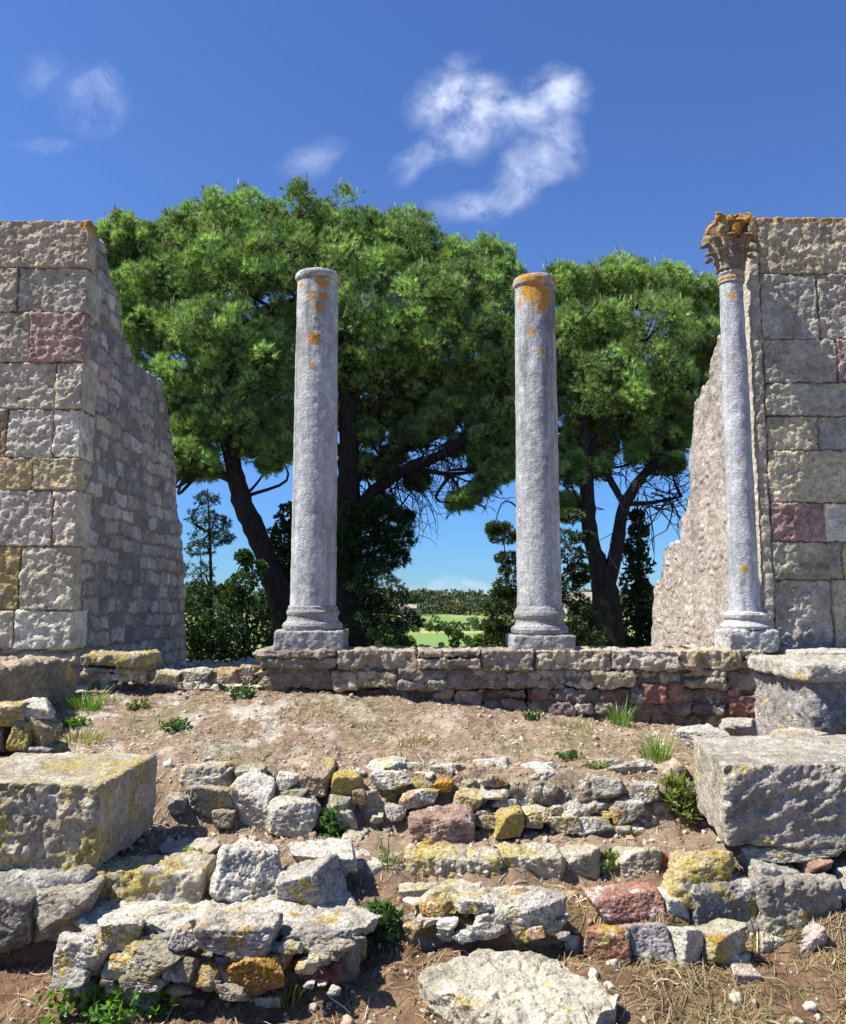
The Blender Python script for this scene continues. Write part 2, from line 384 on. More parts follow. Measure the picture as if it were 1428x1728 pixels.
def H(x, y, detail=True):
    x = np.asarray(x, float); y = np.asarray(y, float); shp = np.broadcast(x, y).shape
    x = np.broadcast_to(x, shp).ravel(); y = np.broadcast_to(y, shp).ravel()
    P = np.stack([x, y, x * 0], 1)
    w = fbm(P, 1.7, 3, .5, 40) * .16
    yy = y + w * (y < 5.3)
    wall = np.interp(x, _tx, _tz); terr = .63 + (wall - .63) * np.clip((y - 5.3) / 1.45, 0, 1)
    z = -.06 + .03 * sstep(2.4, 3.4, y)
    z = z + .08 * sstep(3.45, 3.9, yy) + .16 * sstep(3.94, 4.14, yy) + .10 * sstep(4.36, 4.52, yy) + .04 * sstep(4.5, 4.8, yy) + .29 * sstep(4.88, 5.20, yy)
    z = np.where(y > 5.12, np.maximum(z, 0) * (1 - sstep(5.16, 5.36, y)) + terr * sstep(5.16, 5.36, y), z)
    far = np.interp(y, _fy, _fz); k = sstep(7.0, 7.5, y); z = z * (1 - k) + far * k
    a = np.where(y < 8, 1.0, 0.0)
    if detail:
        z = z + a * (.030 * fbm(P, 2.2, 3, .5, 21) + .017 * fbm(P, 11, 4, .62, 22))
        ff = sstep(60, 200, y)
        z = z + ff * 2.2 * fbm(P, .012, 3, .5, 60) + sstep(450, 600, y) * 3.0 * fbm(P, .006, 2, .5, 61)
    return z.reshape(shp)

def ground_hit(px, py, d0=2.6, d1=7.2):
    d = np.arange(d0, d1, .01); A = np.array([at(px, py, q) for q in d]); h = H(A[:, 0], A[:, 1])
    i = np.argmax(A[:, 2] <= h) if (A[:, 2] <= h).any() else len(d) - 1
    return A[i]

def build_ground():
    def axis(dense0, dense1, step, lo, hi, growth=1.16):
        a = list(np.arange(dense0, dense1, step)); s = step; v = dense1
        while v < hi: a.append(v); s *= growth; v += s
        a.append(hi); s = step; v = dense0 - step; pre = []
        while v > lo: pre.append(v); s *= growth; v -= s
        return np.array([lo] + pre[::-1] + a)
    xs = axis(-2.9, 3.1, .0125, -2500, 2500, 1.14); ys = axis(2.75, 7.1, .0115, -300, 4000, 1.075)
    X, Y = np.meshgrid(xs, ys, indexing='ij'); Z = H(X, Y)
    V = np.stack([X, Y, Z], -1).reshape(-1, 3); ids = np.arange(len(V)).reshape(X.shape)
    Fq = np.stack([ids[:-1, :-1], ids[1:, :-1], ids[1:, 1:], ids[:-1, 1:]], -1).reshape(-1, 4)
    P = np.stack([V[:, 0], V[:, 1], V[:, 0] * 0], 1); x, y = V[:, 0], V[:, 1]
    base = np.tile(np.array([.30, .222, .158]), (len(V), 1))
    n1 = fbm(P, 1.3, 4, .55, 70); n2 = fbm(P, 3.1, 4, .6, 71); n3 = fbm(P, 9, 3, .6, 72)
    def mixc(c, f): base[:] = base * (1 - f[:, None]) + np.array(c) * f[:, None]
    mixc((.46, .37, .28), .7 * sstep(.05, .35, n2) * (y > 5.2))
    mixc((.50, .46, .40), .8 * sstep(.12, .3, n2 + .5 * n3) * sstep(.3, -1.2, x) * sstep(5.2, 5.8, y) * (y < 7.4))
    low = sstep(4.7, 4.1, y); mixc((.215, .125, .070), .80 * low)
    mixc((.11, .062, .036), .6 * low * sstep(.05, .3, n2))
    mixc((.34, .25, .13), .5 * low * sstep(.05, .3, n1) )
    mixc((.16, .17, .06), .35 * sstep(.1, .35, n1 + .4 * n3) * (y > 5.2) * (y < 7))
    mixc((.13, .14, .05), .4 * low * sstep(.12, .3, n3 + .3 * n1) * sstep(.6, 1.4, x))
    back = (y > 7.5).astype(float); mixc((.16, .17, .07), back * sstep(9, 14, y))
    fy = sstep(25, 60, y); g1 = fbm(P, .02, 3, .5, 80); g2 = fbm(P, .06, 3, .55, 81)
    mixc((.17, .26, .075), fy); mixc((.34, .36, .14), fy * sstep(.0, .25, g1 + .3 * g2) * sstep(190, 260, y)); mixc((.30, .25, .13), fy * .5 * sstep(.2, .4, g2) * sstep(230, 300, y))
    mixc((.07, .10, .035), sstep(430, 520, y))
    o = build('ground', [(V, Fq, base, 0.0)], M_SOIL, origin=np.zeros(3)); tag(o, None, None, kind='structure')
build_ground()

# ------------------------------------------------------------------ ashlar walls with rubble returns
DW = 7.2; REF = 800
def wx(px, d=DW): return at(px, REF, d)[0]
def wz(py, d=DW): return at(130, py, d)[2]
X0 = wx(133); X1 = wx(1293)

def ashlar(rows, seed, d, edge_px, side):
    ps = []; k = seed
    for (pt, pb, bl) in rows:
        z0, z1 = wz(pb, d), wz(pt, d)
        for (a, b, tint) in bl:
            k += 1; rng = random.Random(k)
            j = rng.uniform(-.010, .012); xa, xb_ = wx(a, d), wx(b, d)
            corner = (b == edge_px) if side < 0 else (a == edge_px)
            dep = (.17 + .17 * (k % 2)) if corner else .2
            ps.append(block(xa + .0035, xb_ - .0035, d + j, d + j + dep, z0 + .003, z1 - .003, .0125 if min(abs(a - 700), abs(b - 700)) < 800 else .03, .009, k, tint,
                            amp=.0095, low=.006, tv=.2, freq=14, res_y=.03))
    return ps

def lch(P, top, n=1.0):
    return P
R = random.Random(5)
def t_(c, k=.09):
    f = R.uniform(1 - k, 1 + k); return tuple(q * f * R.uniform(.97, 1.03) for q in c)
E = 133
rowsL = [(371, 451, [(-420, -70, t_(BEI)), (-70, E, t_(BEI))]), (451, 526, [(-420, -120, t_(BEI)), (-120, 12, t_(BEI)), (12, E, t_(PALE))]),
         (526, 611, [(-420, -60, t_(GRY)), (-60, 37, t_(BEI)), (37, E, (.45, .31, .27))]), (611, 690, [(-420, -100, t_(BEI)), (-100, 87, t_(PALE)), (87, E, t_(PALE))]),
         (690, 772, [(-420, -120, t_(GRY)), (-120, 7, t_(TAN)), (7, 85, t_(WHT)), (85, E, t_(WHT))]), (772, 827, [(-420, -80, t_(BEI)), (-80, 54, t_(YEL)), (54, E, t_((.52, .44, .28)))]),
         (827, 922, [(-420, -90, t_(GRY)), (-90, 92, t_((.47, .43, .38))), (92, E, t_(PALE))]), (922, 1030, [(-420, -150, t_(BEI)), (-150, 42, t_((.50, .38, .18))), (42, E, t_(PALE))]),
         (1030, 1096, [(-420, -60, t_(PALE)), (-60, 37, t_(PALE)), (37, E, t_(WHT))])]
wl = root('ruined_wall', (X0 - .5, 8.5, .9)); tag(wl, 'tall ruined wall with pale ashlar front and a pink block, its right side broken down in steps', 'wall')
ps = ashlar(rowsL, 10, DW, E, -1)
for i, p in enumerate(ps):     # orange lichen on the upper right corner
    V = p[0]; top = wz(371)
    f = np.clip(1.15 - np.abs(top - V[:, 2]) / .16, 0, 1) * sstep(X0 - .20, X0 - .02, V[:, 0] + .08 * fbm(V, 6, 2, .5, 3)) + .75 * np.clip(1 - np.abs(top - V[:, 2]) / .035, 0, 1)
    ps[i] = (V, p[1], p[2] * np.array([1.15, 1.17, 1.09]), np.clip(f, 0, 1) * .9)
ps.append(block(wx(-420) + .02, X0 - .03, DW + .03, DW + .30, wz(1096) + .01, wz(371) - .03, .06, .01, 3, (.40, .35, .28), amp=.003, low=.0))
build('ashlar_face', ps, M_ASH, parent=wl)

def rubble_return(xin, xout, yA, prof, z0, seed, tints, scale, mort, joint=.018, res=.0165, bulge=.014, coursed=None):
    """mortared rubble wall seen along its side: random stones in mortar, broken top following prof (y -> top)"""
    yB = prof[-1][0]; ny = int((yB - yA) / res); zt = max(p[1] for p in prof); nz = int((zt - z0) / res); nx = 14
    U, Fq = grid_box(nx, ny, nz); y = yA + U[:, 1] * (yB - yA)
    x = xin + (xout - xin) * U[:, 0]
    nn = np.stack([x * .6, y, y * 0], 1)
    top = np.interp(y + .05 * fbm(nn, 6, 3, .6, seed) , [p[0] for p in prof], [p[1] for p in prof]) + .07 * fbm(nn, 5, 3, .6, seed + 1)
    top = np.maximum(top, z0 + .05)
    z = z0 + U[:, 2] * (top - z0)
    V = np.stack([x, y, z], 1); 
    if xin > xout: Fq = Fq[:, ::-1]
    N = vnorm(V, Fq); Q = V * np.array([1.2, .72, 1.45]) * scale
    Q = Q + .22 * np.stack([fbm(V, 3, 2, .5, seed + 2), fbm(V, 3, 2, .5, seed + 3), fbm(V, 3, 2, .5, seed + 4)], 1)
    f1, f2, cid = voro(Q, seed); e = (f2 - f1) / scale
    if coursed:
        hr, wr = coursed; zz_ = V[:, 2] / hr + .20 * fbm(V, 1.5, 2, .5, seed + 20) + .22 * fbm(V, 4.5, 2, .5, seed + 23); row = np.floor(zz_).astype(np.int64); fz = zz_ - row
        hw_ = _hash(row, row * 0, row * 0, seed); wk = wr * (.6 + .9 * rnd(hw_, 2)); yy_ = V[:, 1] / wk + 9 * rnd(hw_, 9) + .26 * fbm(V, 3.5, 3, .5, seed + 21); cl_ = np.floor(yy_).astype(np.int64); fy_ = yy_ - cl_
        cid = _hash(row, cl_, row * 0 + 3, seed); ez = np.minimum(fz, 1 - fz) * hr; ey = np.minimum(fy_, 1 - fy_) * wk; rad = .03
        ez2, ey2 = np.clip(rad - ez, 0, None), np.clip(rad - ey, 0, None); e = rad - np.sqrt(ez2 ** 2 + ey2 ** 2) + .010 * fbm(V, 12, 3, .6, seed + 22)
    m = sstep(joint * .35, joint * 1.7, e); pr = rnd(cid, 3)
    has = (rnd(cid, 11) > .15).astype(float); m = m * has
    h = bulge * m * (.5 + pr) + .010 * fbm(V, 16, 5, .6, seed + 6) + .035 * fbm(V, 1.6, 2, .5, seed + 7)
    V = V + N * h[:, None]
    T = np.array(tints)[(rnd(cid, 17) * (len(tints) - .01)).astype(int)] * (.78 + .42 * rnd(cid, 5))[:, None]
    T = T * m[:, None] + np.array(mort) * (1 - m[:, None])
    return V, Fq, T, 0.0

def side_prof(X, pts, off=0):
    out = []
    for px, py in pts:
        d = 7.2
        for _ in range(6): t = at(px, py, 1.0)[0]; d = X / t
        out.append((d, at(px, py, d)[2]))
    return out
profL = [(7.3, wz(374))] + side_prof(X0, [(150, 383), (170, 404), (184, 428), (193, 470), (203, 520), (221, 585), (240, 618), (279, 645), (288, 690), (296, 760), (304, 850), (312, 930), (316, 1010), (318, 1075)])
build('rubble_side', [rubble_return(X0 - .040, X0 - .75, 7.32, profL, .80, 31, [(.46, .43, .39), (.50, .46, .40), (.40, .38, .35), (.66, .60, .48), (.58, .53, .44), (.50, .40, .36), (.36, .34, .32), (.60, .56, .50)], 5.4, (.30, .275, .245), joint=.014, bulge=.020, coursed=(.155, .24))], M_RUB, parent=wl)

# right wall
ER = 1297
rowsR = [(366, 462, [(ER, 1500, t_((.47, .41, .30))), (1500, 1700, t_(BEI))]), (462, 572, [(ER, 1396, t_(GRY)), (1396, 1700, t_(GRY))]), (572, 646, [(ER, 1424, t_(GRY)), (1424, 1700, (.38, .27, .25))]),
         (646, 702, [(ER, 1560, t_(GRY)), (1560, 1700, t_(GRY))]), (702, 760, [(ER, 1386, (.47, .41, .30)), (1386, 1700, t_(GRY))]), (760, 848, [(ER, 1450, t_(BEI)), (1450, 1700, t_(BEI))]),
         (848, 914, [(ER, 1388, (.36, .24, .22)), (1388, 1520, t_(WHT)), (1520, 1700, t_(BEI))]), (914, 978, [(ER, 1414, t_((.40, .36, .29))), (1414, 1700, t_(YEL))]),
         (978, 1096, [(ER, 1394, t_((.44, .38, .33))), (1394, 1700, t_(BEI))])]
wr = root('ruined_wall', (X1 + .5, 8.5, .9)); tag(wr, 'tall ruined wall of grey ashlar with a dark red block, behind the slender column, its far side a jagged slope', 'wall')
ps = ashlar(rowsR, 60, DW, ER, 1)
for i, p in enumerate(ps):
    V = p[0]; top = wz(366); f = .62 * np.clip(1.1 - np.abs(top - V[:, 2]) / .15, 0, 1)
    ps[i] = (V, p[1], p[2] * np.array([1.23, 1.26, 1.17]), np.clip(f, 0, 1))
ps.append(block(wx(1300) + .02, wx(1700) - .03, DW + .03, DW + .30, wz(1096) + .01, wz(366) - .03, .06, .01, 4, (.36, .33, .27), amp=.003, low=.0))
build('ashlar_face', ps, M_ASHR, parent=wr)
st = block(wx(1279), wx(ER) - .004, DW - .012, DW + .34, wz(1096), wz(363), .012, .016, 91, (.56, .51, .41), amp=.008, low=.006, res_y=.02, tv=.1)
st = (st[0], st[1], st[2], np.clip(1.1 - np.abs(wz(366) - st[0][:, 2]) / .12, 0, 1) * .6)
build('corner_strip', [st], M_ASH, parent=wr)
profR = [(7.45, wz(380)), (7.9, wz(420))] + side_prof(X1, [(1232, 520), (1219, 556), (1207, 590), (1196, 640), (1183, 658), (1171, 680), (1166, 740), (1163, 830), (1152, 860), (1147, 915), (1120, 925), (1114, 975), (1106, 985), (1098, 1070)])
build('rubble_side', [rubble_return(X1 + .012, X1 + .75, 7.42, profR, .80, 47, [(.52, .44, .40), (.50, .45, .39), (.47, .40, .39), (.44, .38, .35), (.55, .50, .44)], 8.5, (.46, .40, .35), joint=.03, bulge=.010)], M_RUBR, parent=wr)

# ------------------------------------------------------------------ the low wall the columns stand on
DL = 6.75
def lx(px, d=DL): return at(px, 1120, d)[0]
def lz(py, d=DL): return at(714, py, d)[2]
lw = root('low_wall', (lx(860), DL + .3, .6)); tag(lw, 'long low wall of rough dark stone carrying the two free-standing columns', 'wall')
rng = random.Random(77)
def course(x0, x1, z0, z1, d, wmin, wmax, tints, seed, depth=.22, res=.0115, jit=.03, amp=.016, gap=.002, flat=False):
    ps = []; x = x0; k = seed; hh = z1 - z0
    while x < x1 - .02:
        w = rng.uniform(wmin, wmax); xe = min(x + w, x1)
        if x1 - xe < wmin * .6: xe = x1
        k += 1; dy = rng.uniform(-jit, jit); t = t_(rng.choice(tints), .25); split = rng.random() < .35 and hh > .12
        zs = [(z0 + rng.uniform(-.01, .014), z1 - rng.uniform(-.006, .012))]
        if flat: zs = [(zs[0][0], z1)]
        if split: zm_ = z0 + hh * rng.uniform(.4, .62); zs = [(zs[0][0], zm_ - .003), (zm_ + .003, zs[0][1])]
        for (a, b) in zs:
            k += 1; sk = rng.uniform(-.03, .03)
            def wp(P, U, dims, sk=sk, e=rng.uniform(-.03, .03), g=rng.uniform(-.02, .02)):
                P = P.copy(); P[:, 0] += sk * (U[:, 2] - .5) * 1.2; P[:, 2] += (0 if flat else e) * (U[:, 0] - .5) * .6; P[:, 1] += g * U[:, 0] * 2; return P
            ps.append(block(x + gap, xe - gap, d + dy, d + dy + depth, a, b, res, .010 if flat else .024, k, t, amp=amp, low=.006 if flat else .018, res_y=.025, tv=.25, freq=8, warp=wp, chip=.8))
        x = xe
    return ps
xL, xM, xR = lx(440), lx(890), lx(1290)
CT = [(.50, .41, .29), (.42, .35, .26), (.52, .42, .27), (.37, .32, .26), (.44, .37, .30)]
zt, zm, zb = lz(1097), lz(1131), lz(1163)
ps = course(xL, xR, zm, zt, DL, .30, .70, CT, 300, .5, jit=.014, amp=.017, flat=True)
build('coping_course', ps, M_LOW, parent=lw)
ps = course(xL + .2, xM, zb, zm, DL + .02, .16, .42, CT, 330, .25) + course(xM, xR, zb, zm, DL + .01, .12, .34, CT, 350, .25)
build('middle_course', ps, M_LOW, parent=lw)
ps = course(xL + .05, xM, zb - .19, zb, DL + .085, .14, .30, [(.38, .25, .19), (.36, .24, .18), (.40, .29, .22), (.33, .22, .17)], 370, .2)
build('brick_course', ps, M_LOW, parent=lw)
ps = []
z = zb
for i, hh in enumerate((.105, .10, .12, .1)):
    ps += course(xM, xR - .02 * i, z - hh, z, DL + .02 + .012 * i, .10, .30, [(.30, .24, .19), (.32, .25, .19), (.27, .21, .18), (.35, .21, .17), (.33, .28, .22)], 390 + i * 20, .2); z -= hh
ps.append(block(lx(1080), lx(1122), DL - .012, DL + .1, lz(1186), lz(1154), .01, .02, 431, (.38, .19, .145), amp=.014)); ps.append(block(lx(1124), lx(1152), DL - .008, DL + .1, lz(1190), lz(1152), .01, .02, 432, (.36, .18, .14), amp=.014))
ps.append(block(lx(1227), lx(1284), DL - .014, DL + .1, lz(1206), lz(1174), .01, .02, 433, (.33, .17, .135), amp=.012))
build('lower_rubble', ps, M_LOW, parent=lw)
build('mortar_core', [block(xL + .05, xR - .02, DL + .035, DL + .60, zb - .004, zt - .02, .014, .03, 440, (.27, .215, .16), amp=.014, res_y=.06), block(xL + .06, xM, DL + .115, DL + .58, .35, zb - .006, .02, .02, 441, (.22, .15, .11), amp=.012, res_y=.06),
                      block(xM + .005, xR - .03, DL + .05, DL + .59, .35, zb - .006, .014, .02, 442, (.25, .19, .14), amp=.016, res_y=.06)], M_LOW, parent=lw)
# broken left end of the low wall
ps = [rock(at(462, 1150, DL + .05) + [0, .1, 0], (.13, .12, .05), 501, 22, tint=(.40, .32, .18)), rock(at(455, 1133, DL + .06) + [0, .1, 0], (.13, .12, .035), 502, 22, tint=(.42, .33, .18)),
      rock(at(470, 1166, DL + .05) + [0, .1, 0], (.12, .12, .05), 503, 22, tint=(.36, .27, .18)), rock(at(448, 1108, DL + .02) + [0, .16, 0], (.12, .2, .075), 504, 26, tint=(.42, .36, .26))]
build('broken_end', ps, M_LOW, parent=lw)
TOPZ = zt

# ------------------------------------------------------------------ columns
DC = 7.06
def cz(py): return at(714, py, DC - (.17 if py < 600 else .22))[2]
def column(px_b, wb, px_t, wt, plinth, prof_rows, rim, spots, label, seed, tint):
    cx = at(px_b, 1000, DC)[0]
    c = root('marble_column', (cx, DC, TOPZ)); tag(c, label, 'column', 'free-standing marble columns on the low wall')
    k = 1.0 / F * DC
    rb = (at(px_b + wb / 2, 1020, DC)[0] - at(px_b - wb / 2, 1020, DC)[0]) / 2; rt = (at(px_t + wt / 2, 480, DC)[0] - at(px_t - wt / 2, 480, DC)[0]) / 2
    (pl, pr, pt, pb) = plinth; hw = (at(pr, pt, DC - .2)[0] - at(pl, pt, DC - .2)[0]) / 2
    zp = cz(pt)
    build('plinth', [block(cx - hw, cx + hw, DC - hw, DC + hw, TOPZ - .02, zp, .011, .016, seed, (.36, .35, .34), amp=.006, low=.006)], M_BASE, parent=c)
    pts = [(rb * a, cz(b)) for a, b in prof_rows]
    build('base_moulding', [lathe(cx, DC, [(.02, zp - .004)] + pts + [(rb * .9, pts[-1][1] + .001)], 130, .008, seed + 1, .0035, (.36, .35, .35))], M_BASE, parent=c)
    z0 = pts[-1][1]; z1 = cz(rim[1]); ztop = cz(rim[0])
    prof = [(rb * 1.0, z0 - .003), (rb * 1.0, z0 + .1)] + [(rb + (rt - rb) * (q ** 1.5), z0 + (z1 - z0) * q) for q in (.25, .5, .75, 1.0)]
    prof += [(rt * 1.10, z1 + (ztop - z1) * .25), (rt * 1.12, z1 + (ztop - z1) * .6), (rt * 1.08, ztop - .01), (rt * 1.02, ztop), (.01, ztop + .004)]
    V, Fq, t, _ = lathe(cx, DC, prof, 150, .0085, seed + 2, .0022, tint)
    L = np.zeros(len(V))
    for (sx, sy, sr) in spots:       # round lichen patches growing on the shaft
        p = at(sx, sy, DC - rt * .9); r = sr / F * DC
        rel = (p[0] - cx) / rt; ang = math.asin(max(-.98, min(.98, rel))); yy = DC - rt * math.cos(ang); c3 = np.array([cx + rt * math.sin(ang), yy, p[2]])
        dist = np.linalg.norm(V - c3, axis=1); L = np.maximum(L, np.clip(1.0 - dist / r * .55, 0, 1))
        if 3 < sr < 9: L = L * (1 - .75 * np.clip(1 - dist / (r * .45), 0, 1))
    if rim[2]: L = np.maximum(L, np.clip(1.0 - np.abs(V[:, 2] - (ztop - .03)) / .08, 0, 1) * rim[2] * (.8 + .9 * fbm(V, 7, 2, .5, seed)))
    build('shaft', [(V, Fq, t, np.clip(L, 0, 1))], M_MARB, parent=c)
    return c
profA = [(1.20, 1065), (1.28, 1062), (1.31, 1057), (1.26, 1052), (1.19, 1050), (1.13, 1048), (1.09, 1043), (1.08, 1040), (1.12, 1038), (1.15, 1034), (1.13, 1031), (1.08, 1029), (1.07, 1024), (1.01, 1022)]
profB = [(1.18, 1072), (1.27, 1069), (1.30, 1063), (1.24, 1058), (1.14, 1055), (1.09, 1052), (1.08, 1047), (1.13, 1044), (1.17, 1039), (1.15, 1034), (1.12, 1032), (1.07, 1027), (1.01, 1023)]
column(529, 77, 535, 67, (468, 584, 1064, 1094), profA, (452, 466, .50), [(528, 499, 8), (547, 500, 9), (535, 516, 6), (541, 522, 8), (531, 573, 12), (528, 620, 6), (510, 562, 3), (519, 558, 3), (545, 478, 12), (540, 473, 8), (508, 478, 6), (533, 540, 3), (524, 608, 3)],
       'left of two free-standing grey marble columns, few small lichen spots', 610, (.48, .50, .505))
column(910, 75, 903, 66, (860, 966, 1072, 1094), profB, (460, 478, .98), [(905, 492, 24), (915, 505, 18), (890, 490, 16), (912, 518, 10), (878, 508, 7), (896, 560, 7), (913, 595, 6), (922, 496, 14)],
       'right free-standing grey marble column, its top covered in orange lichen', 640, (.43, .445, .445))

# slender engaged column with its capital
def slender():
    D = 6.98
    def z_(py): return at(714, py, D)[2]
    xb = at(1256, 1000, D)[0]; cx = xb
    c = root('slender_column', (cx, D, TOPZ)); tag(c, 'slender grey column with a leafy orange capital, set against the right wall', 'column')
    rb = .120; rt = .098
    build('base_block', [block(cx - .215, cx + .195, D - .2, D + .2, TOPZ - .02, z_(1062), .011, .02, 700, (.47, .46, .44), amp=.008, low=.01)], M_BASE, parent=c)
    build('base_moulding', [lathe(cx, D, [(.02, z_(1063)), (.20, z_(1062)), (.205, z_(1056)), (.175, z_(1050)), (.16, z_(1046)), (.175, z_(1042)), (.18, z_(1037)), (.165, z_(1034)), (.13, z_(1030))], 90, .008, 701, .005, (.50, .49, .48))], M_BASE, parent=c)
    prof = [(rb * 1.1, z_(1032)), (rb * 1.04, z_(1024))] + [(rb + (rt - rb) * q, z_(1024) + (z_(482) - z_(1024)) * q) for q in (.02, .3, .6, 1)]
    V, Fq, t, _ = lathe(cx, D, prof, 110, .0085, 702, .0025, (.46, .475, .50)); L = np.zeros(len(V))
    for (sx, sy, sr) in [(1256, 960, 7), (1247, 778, 4), (1240, 600, 4), (1235, 497, 9), (1243, 683, 3)]:
        p = at(sx, sy, D - rb * .9); L = np.maximum(L, np.clip(1 - np.linalg.norm(V - np.array([p[0], D - rb * .93, p[2]]), axis=1) / (sr / F * D) * .55, 0, 1))
    build('shaft', [(V, Fq, t, L)], M_MARB, parent=c)
    build('wall_strip', [block(cx + .085, cx + .150, D + .185, D + .225, z_(1040), z_(478), .012, .012, 703, (.55, .54, .52), amp=.003, low=.003, res_y=.03)], M_BASE, parent=c)
    V, Fq, t, _ = lathe(cx, D, [(rt * .9, z_(482)), (rt * 1.12, z_(480)), (rt * 1.16, z_(474)), (rt * 1.10, z_(470)), (rt * 1.18, z_(466)), (rt * 1.14, z_(461)), (rt * .95, z_(459))], 80, .006, 704, .003, (.45, .44, .42))
    build('neck_ring', [(V, Fq, t, .9 * np.clip(1 - np.abs(V[:, 2] - z_(474)) / .03, 0, 1))], M_CAP, parent=c)
    zn, ztop = z_(461), z_(374)
    Hc = ztop - zn
    cap = build('capital', [lathe(cx, D, [(rt * .98, zn), (rt * 1.05, zn + .2 * Hc), (rt * 1.22, zn + .5 * Hc), (rt * 1.55, zn + .8 * Hc), (rt * 1.75, zn + .88 * Hc), (.02, zn + .885 * Hc)], 80, .01, 705, .006, (.28, .18, .10))], M_CAP, parent=c)
    def leaf(ang, zb, h, r0, w, seed):
        nu, nv = 10, 18; u = np.linspace(-1, 1, nu); v = np.linspace(0, 1, nv); U, W = np.meshgrid(u, v)
        curl = r0 + .022 + .05 * W ** 2 + .10 * np.clip(W - .68, 0, 1) ** 1.0 * 2.2
        zz = zb + h * (W - 1.5 * np.clip(W - .80, 0, 1) ** 1.2 * 1.4)
        wid = w * (1 - .55 * W ** 2.2) * (1 + .14 * np.cos(W * 22))
        tang = U * wid; rad = curl - .018 * U ** 2 + .010 * np.cos(U * 7)
        ca, sa = math.cos(ang), math.sin(ang)
        A = np.stack([cx + rad * ca - tang * sa, D + rad * sa + tang * ca, zz], -1).reshape(-1, 3)
        B = np.stack([cx + (rad - .028) * ca - tang * .9 * sa, D + (rad - .028) * sa + tang * .9 * ca, zz - .005], -1).reshape(-1, 3)
        V = np.concatenate([A, B]); n = nu * nv; ids = np.arange(n).reshape(nv, nu)
        f = np.stack([ids[:-1, :-1], ids[:-1, 1:], ids[1:, 1:], ids[1:, :-1]], -1).reshape(-1, 4); g = f[:, ::-1] + n
        rim = np.concatenate([ids[0], ids[1:, -1], ids[-1, -2::-1], ids[-2:0:-1, 0]]); r2 = np.roll(rim, -1)
        s = np.stack([rim, rim + n, r2 + n, r2], -1); V = V + .006 * np.stack([fbm(V + q, 22, 2, .5, seed) for q in (0, 9, 18)], 1)
        return V, np.concatenate([f, g, s]), (.31, .26, .20), 0.0
    for k in range(8): build('leaf', [leaf(k * math.pi / 4 + .1, zn + .01, .20, rt * .95, .055, 720 + k)], M_CAP, parent=cap)
    for k in range(8): build('leaf', [leaf(k * math.pi / 4 + .5, zn + .10, .23, rt * 1.12, .06, 730 + k)], M_CAP, parent=cap)
    for k in range(4):
        a = math.pi / 4 + k * math.pi / 2 + .15
        if math.cos(a) > .3 and math.sin(a) > 0: continue
        pts = []; rr = []
        for i in range(34):
            q = i / 33; ph = 1.2 + q * 4.2 * math.pi / 1.6; rad = .052 * (1 - .72 * q)
            cr, czv = .185 + rad * math.cos(ph - 1.2 + 2.4), zn + .72 * Hc + rad * math.sin(ph - 1.2 + 2.4)
            pts.append((cx + cr * math.cos(a), D + cr * math.sin(a), czv)); rr.append(.024 * (1 - .4 * q))
        stem = [(cx + .12 * math.cos(a), D + .12 * math.sin(a), zn + .42 * Hc), (cx + .17 * math.cos(a), D + .17 * math.sin(a), zn + .66 * Hc), (cx + .21 * math.cos(a), D + .21 * math.sin(a), zn + .84 * Hc)]
        build('volute', [tube(pts, rr, 8, 740 + k, 1, .08, (.36, .29, .18)), tube(stem, [.026, .026, .03], 8, 750 + k, 4, .1, (.40, .33, .22)),
                         rock((cx + .188 * math.cos(a), D + .188 * math.sin(a), zn + .72 * Hc), (.05, .05, .055), 760 + k, 14, tint=(.36, .29, .19))], M_CAP, parent=cap)
    def ab(P, U, dims):
        q = P - dims / 2
        n = np.maximum(np.abs(q[:, 0]), np.abs(q[:, 1])) / (dims[0] / 2) + 1e-6; s = np.minimum(np.abs(q[:, 0]), np.abs(q[:, 1])) / (dims[0] / 2) / n
        f = 1 - .20 * (1 - s ** 2); P = P.copy(); P[:, 0] = dims[0] / 2 + q[:, 0] * f; P[:, 1] = dims[1] / 2 + q[:, 1] * f; return P
    V, Fq, t, _ = block(cx - .172, cx + .15, D - .165, D + .16, zn + .86 * Hc, ztop + .015, .011, .02, 770, (.38, .28, .18), amp=.012, low=.015, warp=ab)
    build('abacus', [(V, Fq, t, .66 + .5 * fbm(V, 6, 2, .5, 771))], M_CAP, parent=cap)
    build('boss', [rock((cx + .0, D - .17, zn + .70 * Hc), (.035, .03, .05), 780, 14, tint=(.45, .16, .05), lich=.9)], M_CAP, parent=cap)
slender()

# ------------------------------------------------------------------ blocks and stones
def pblock(name, label, cat, pxl, pxr, pt, pb, d, depth, mat, tint, seed, r=.02, amp=.011, low=.016, xb=0, group=None, res=.0095, warp=None, sink=.02, freq=10, calm=0.0, diag=0.0):
    """a dressed block: front face given by its pixel edges at distance d"""
    z0, z1 = at(pxl, pb, d)[2] - sink, at(pxl, pt, d)[2]; x0, x1 = at(pxl, (pt + pb) / 2, d)[0], at(pxr, (pt + pb) / 2, d)[0]
    return tag(build(name, [block(x0, x1, d, d + depth, z0, z1, res, r, seed, tint, amp, low, xb, warp, freq=freq, calm=calm, diag=diag)], mat), label, cat, group)

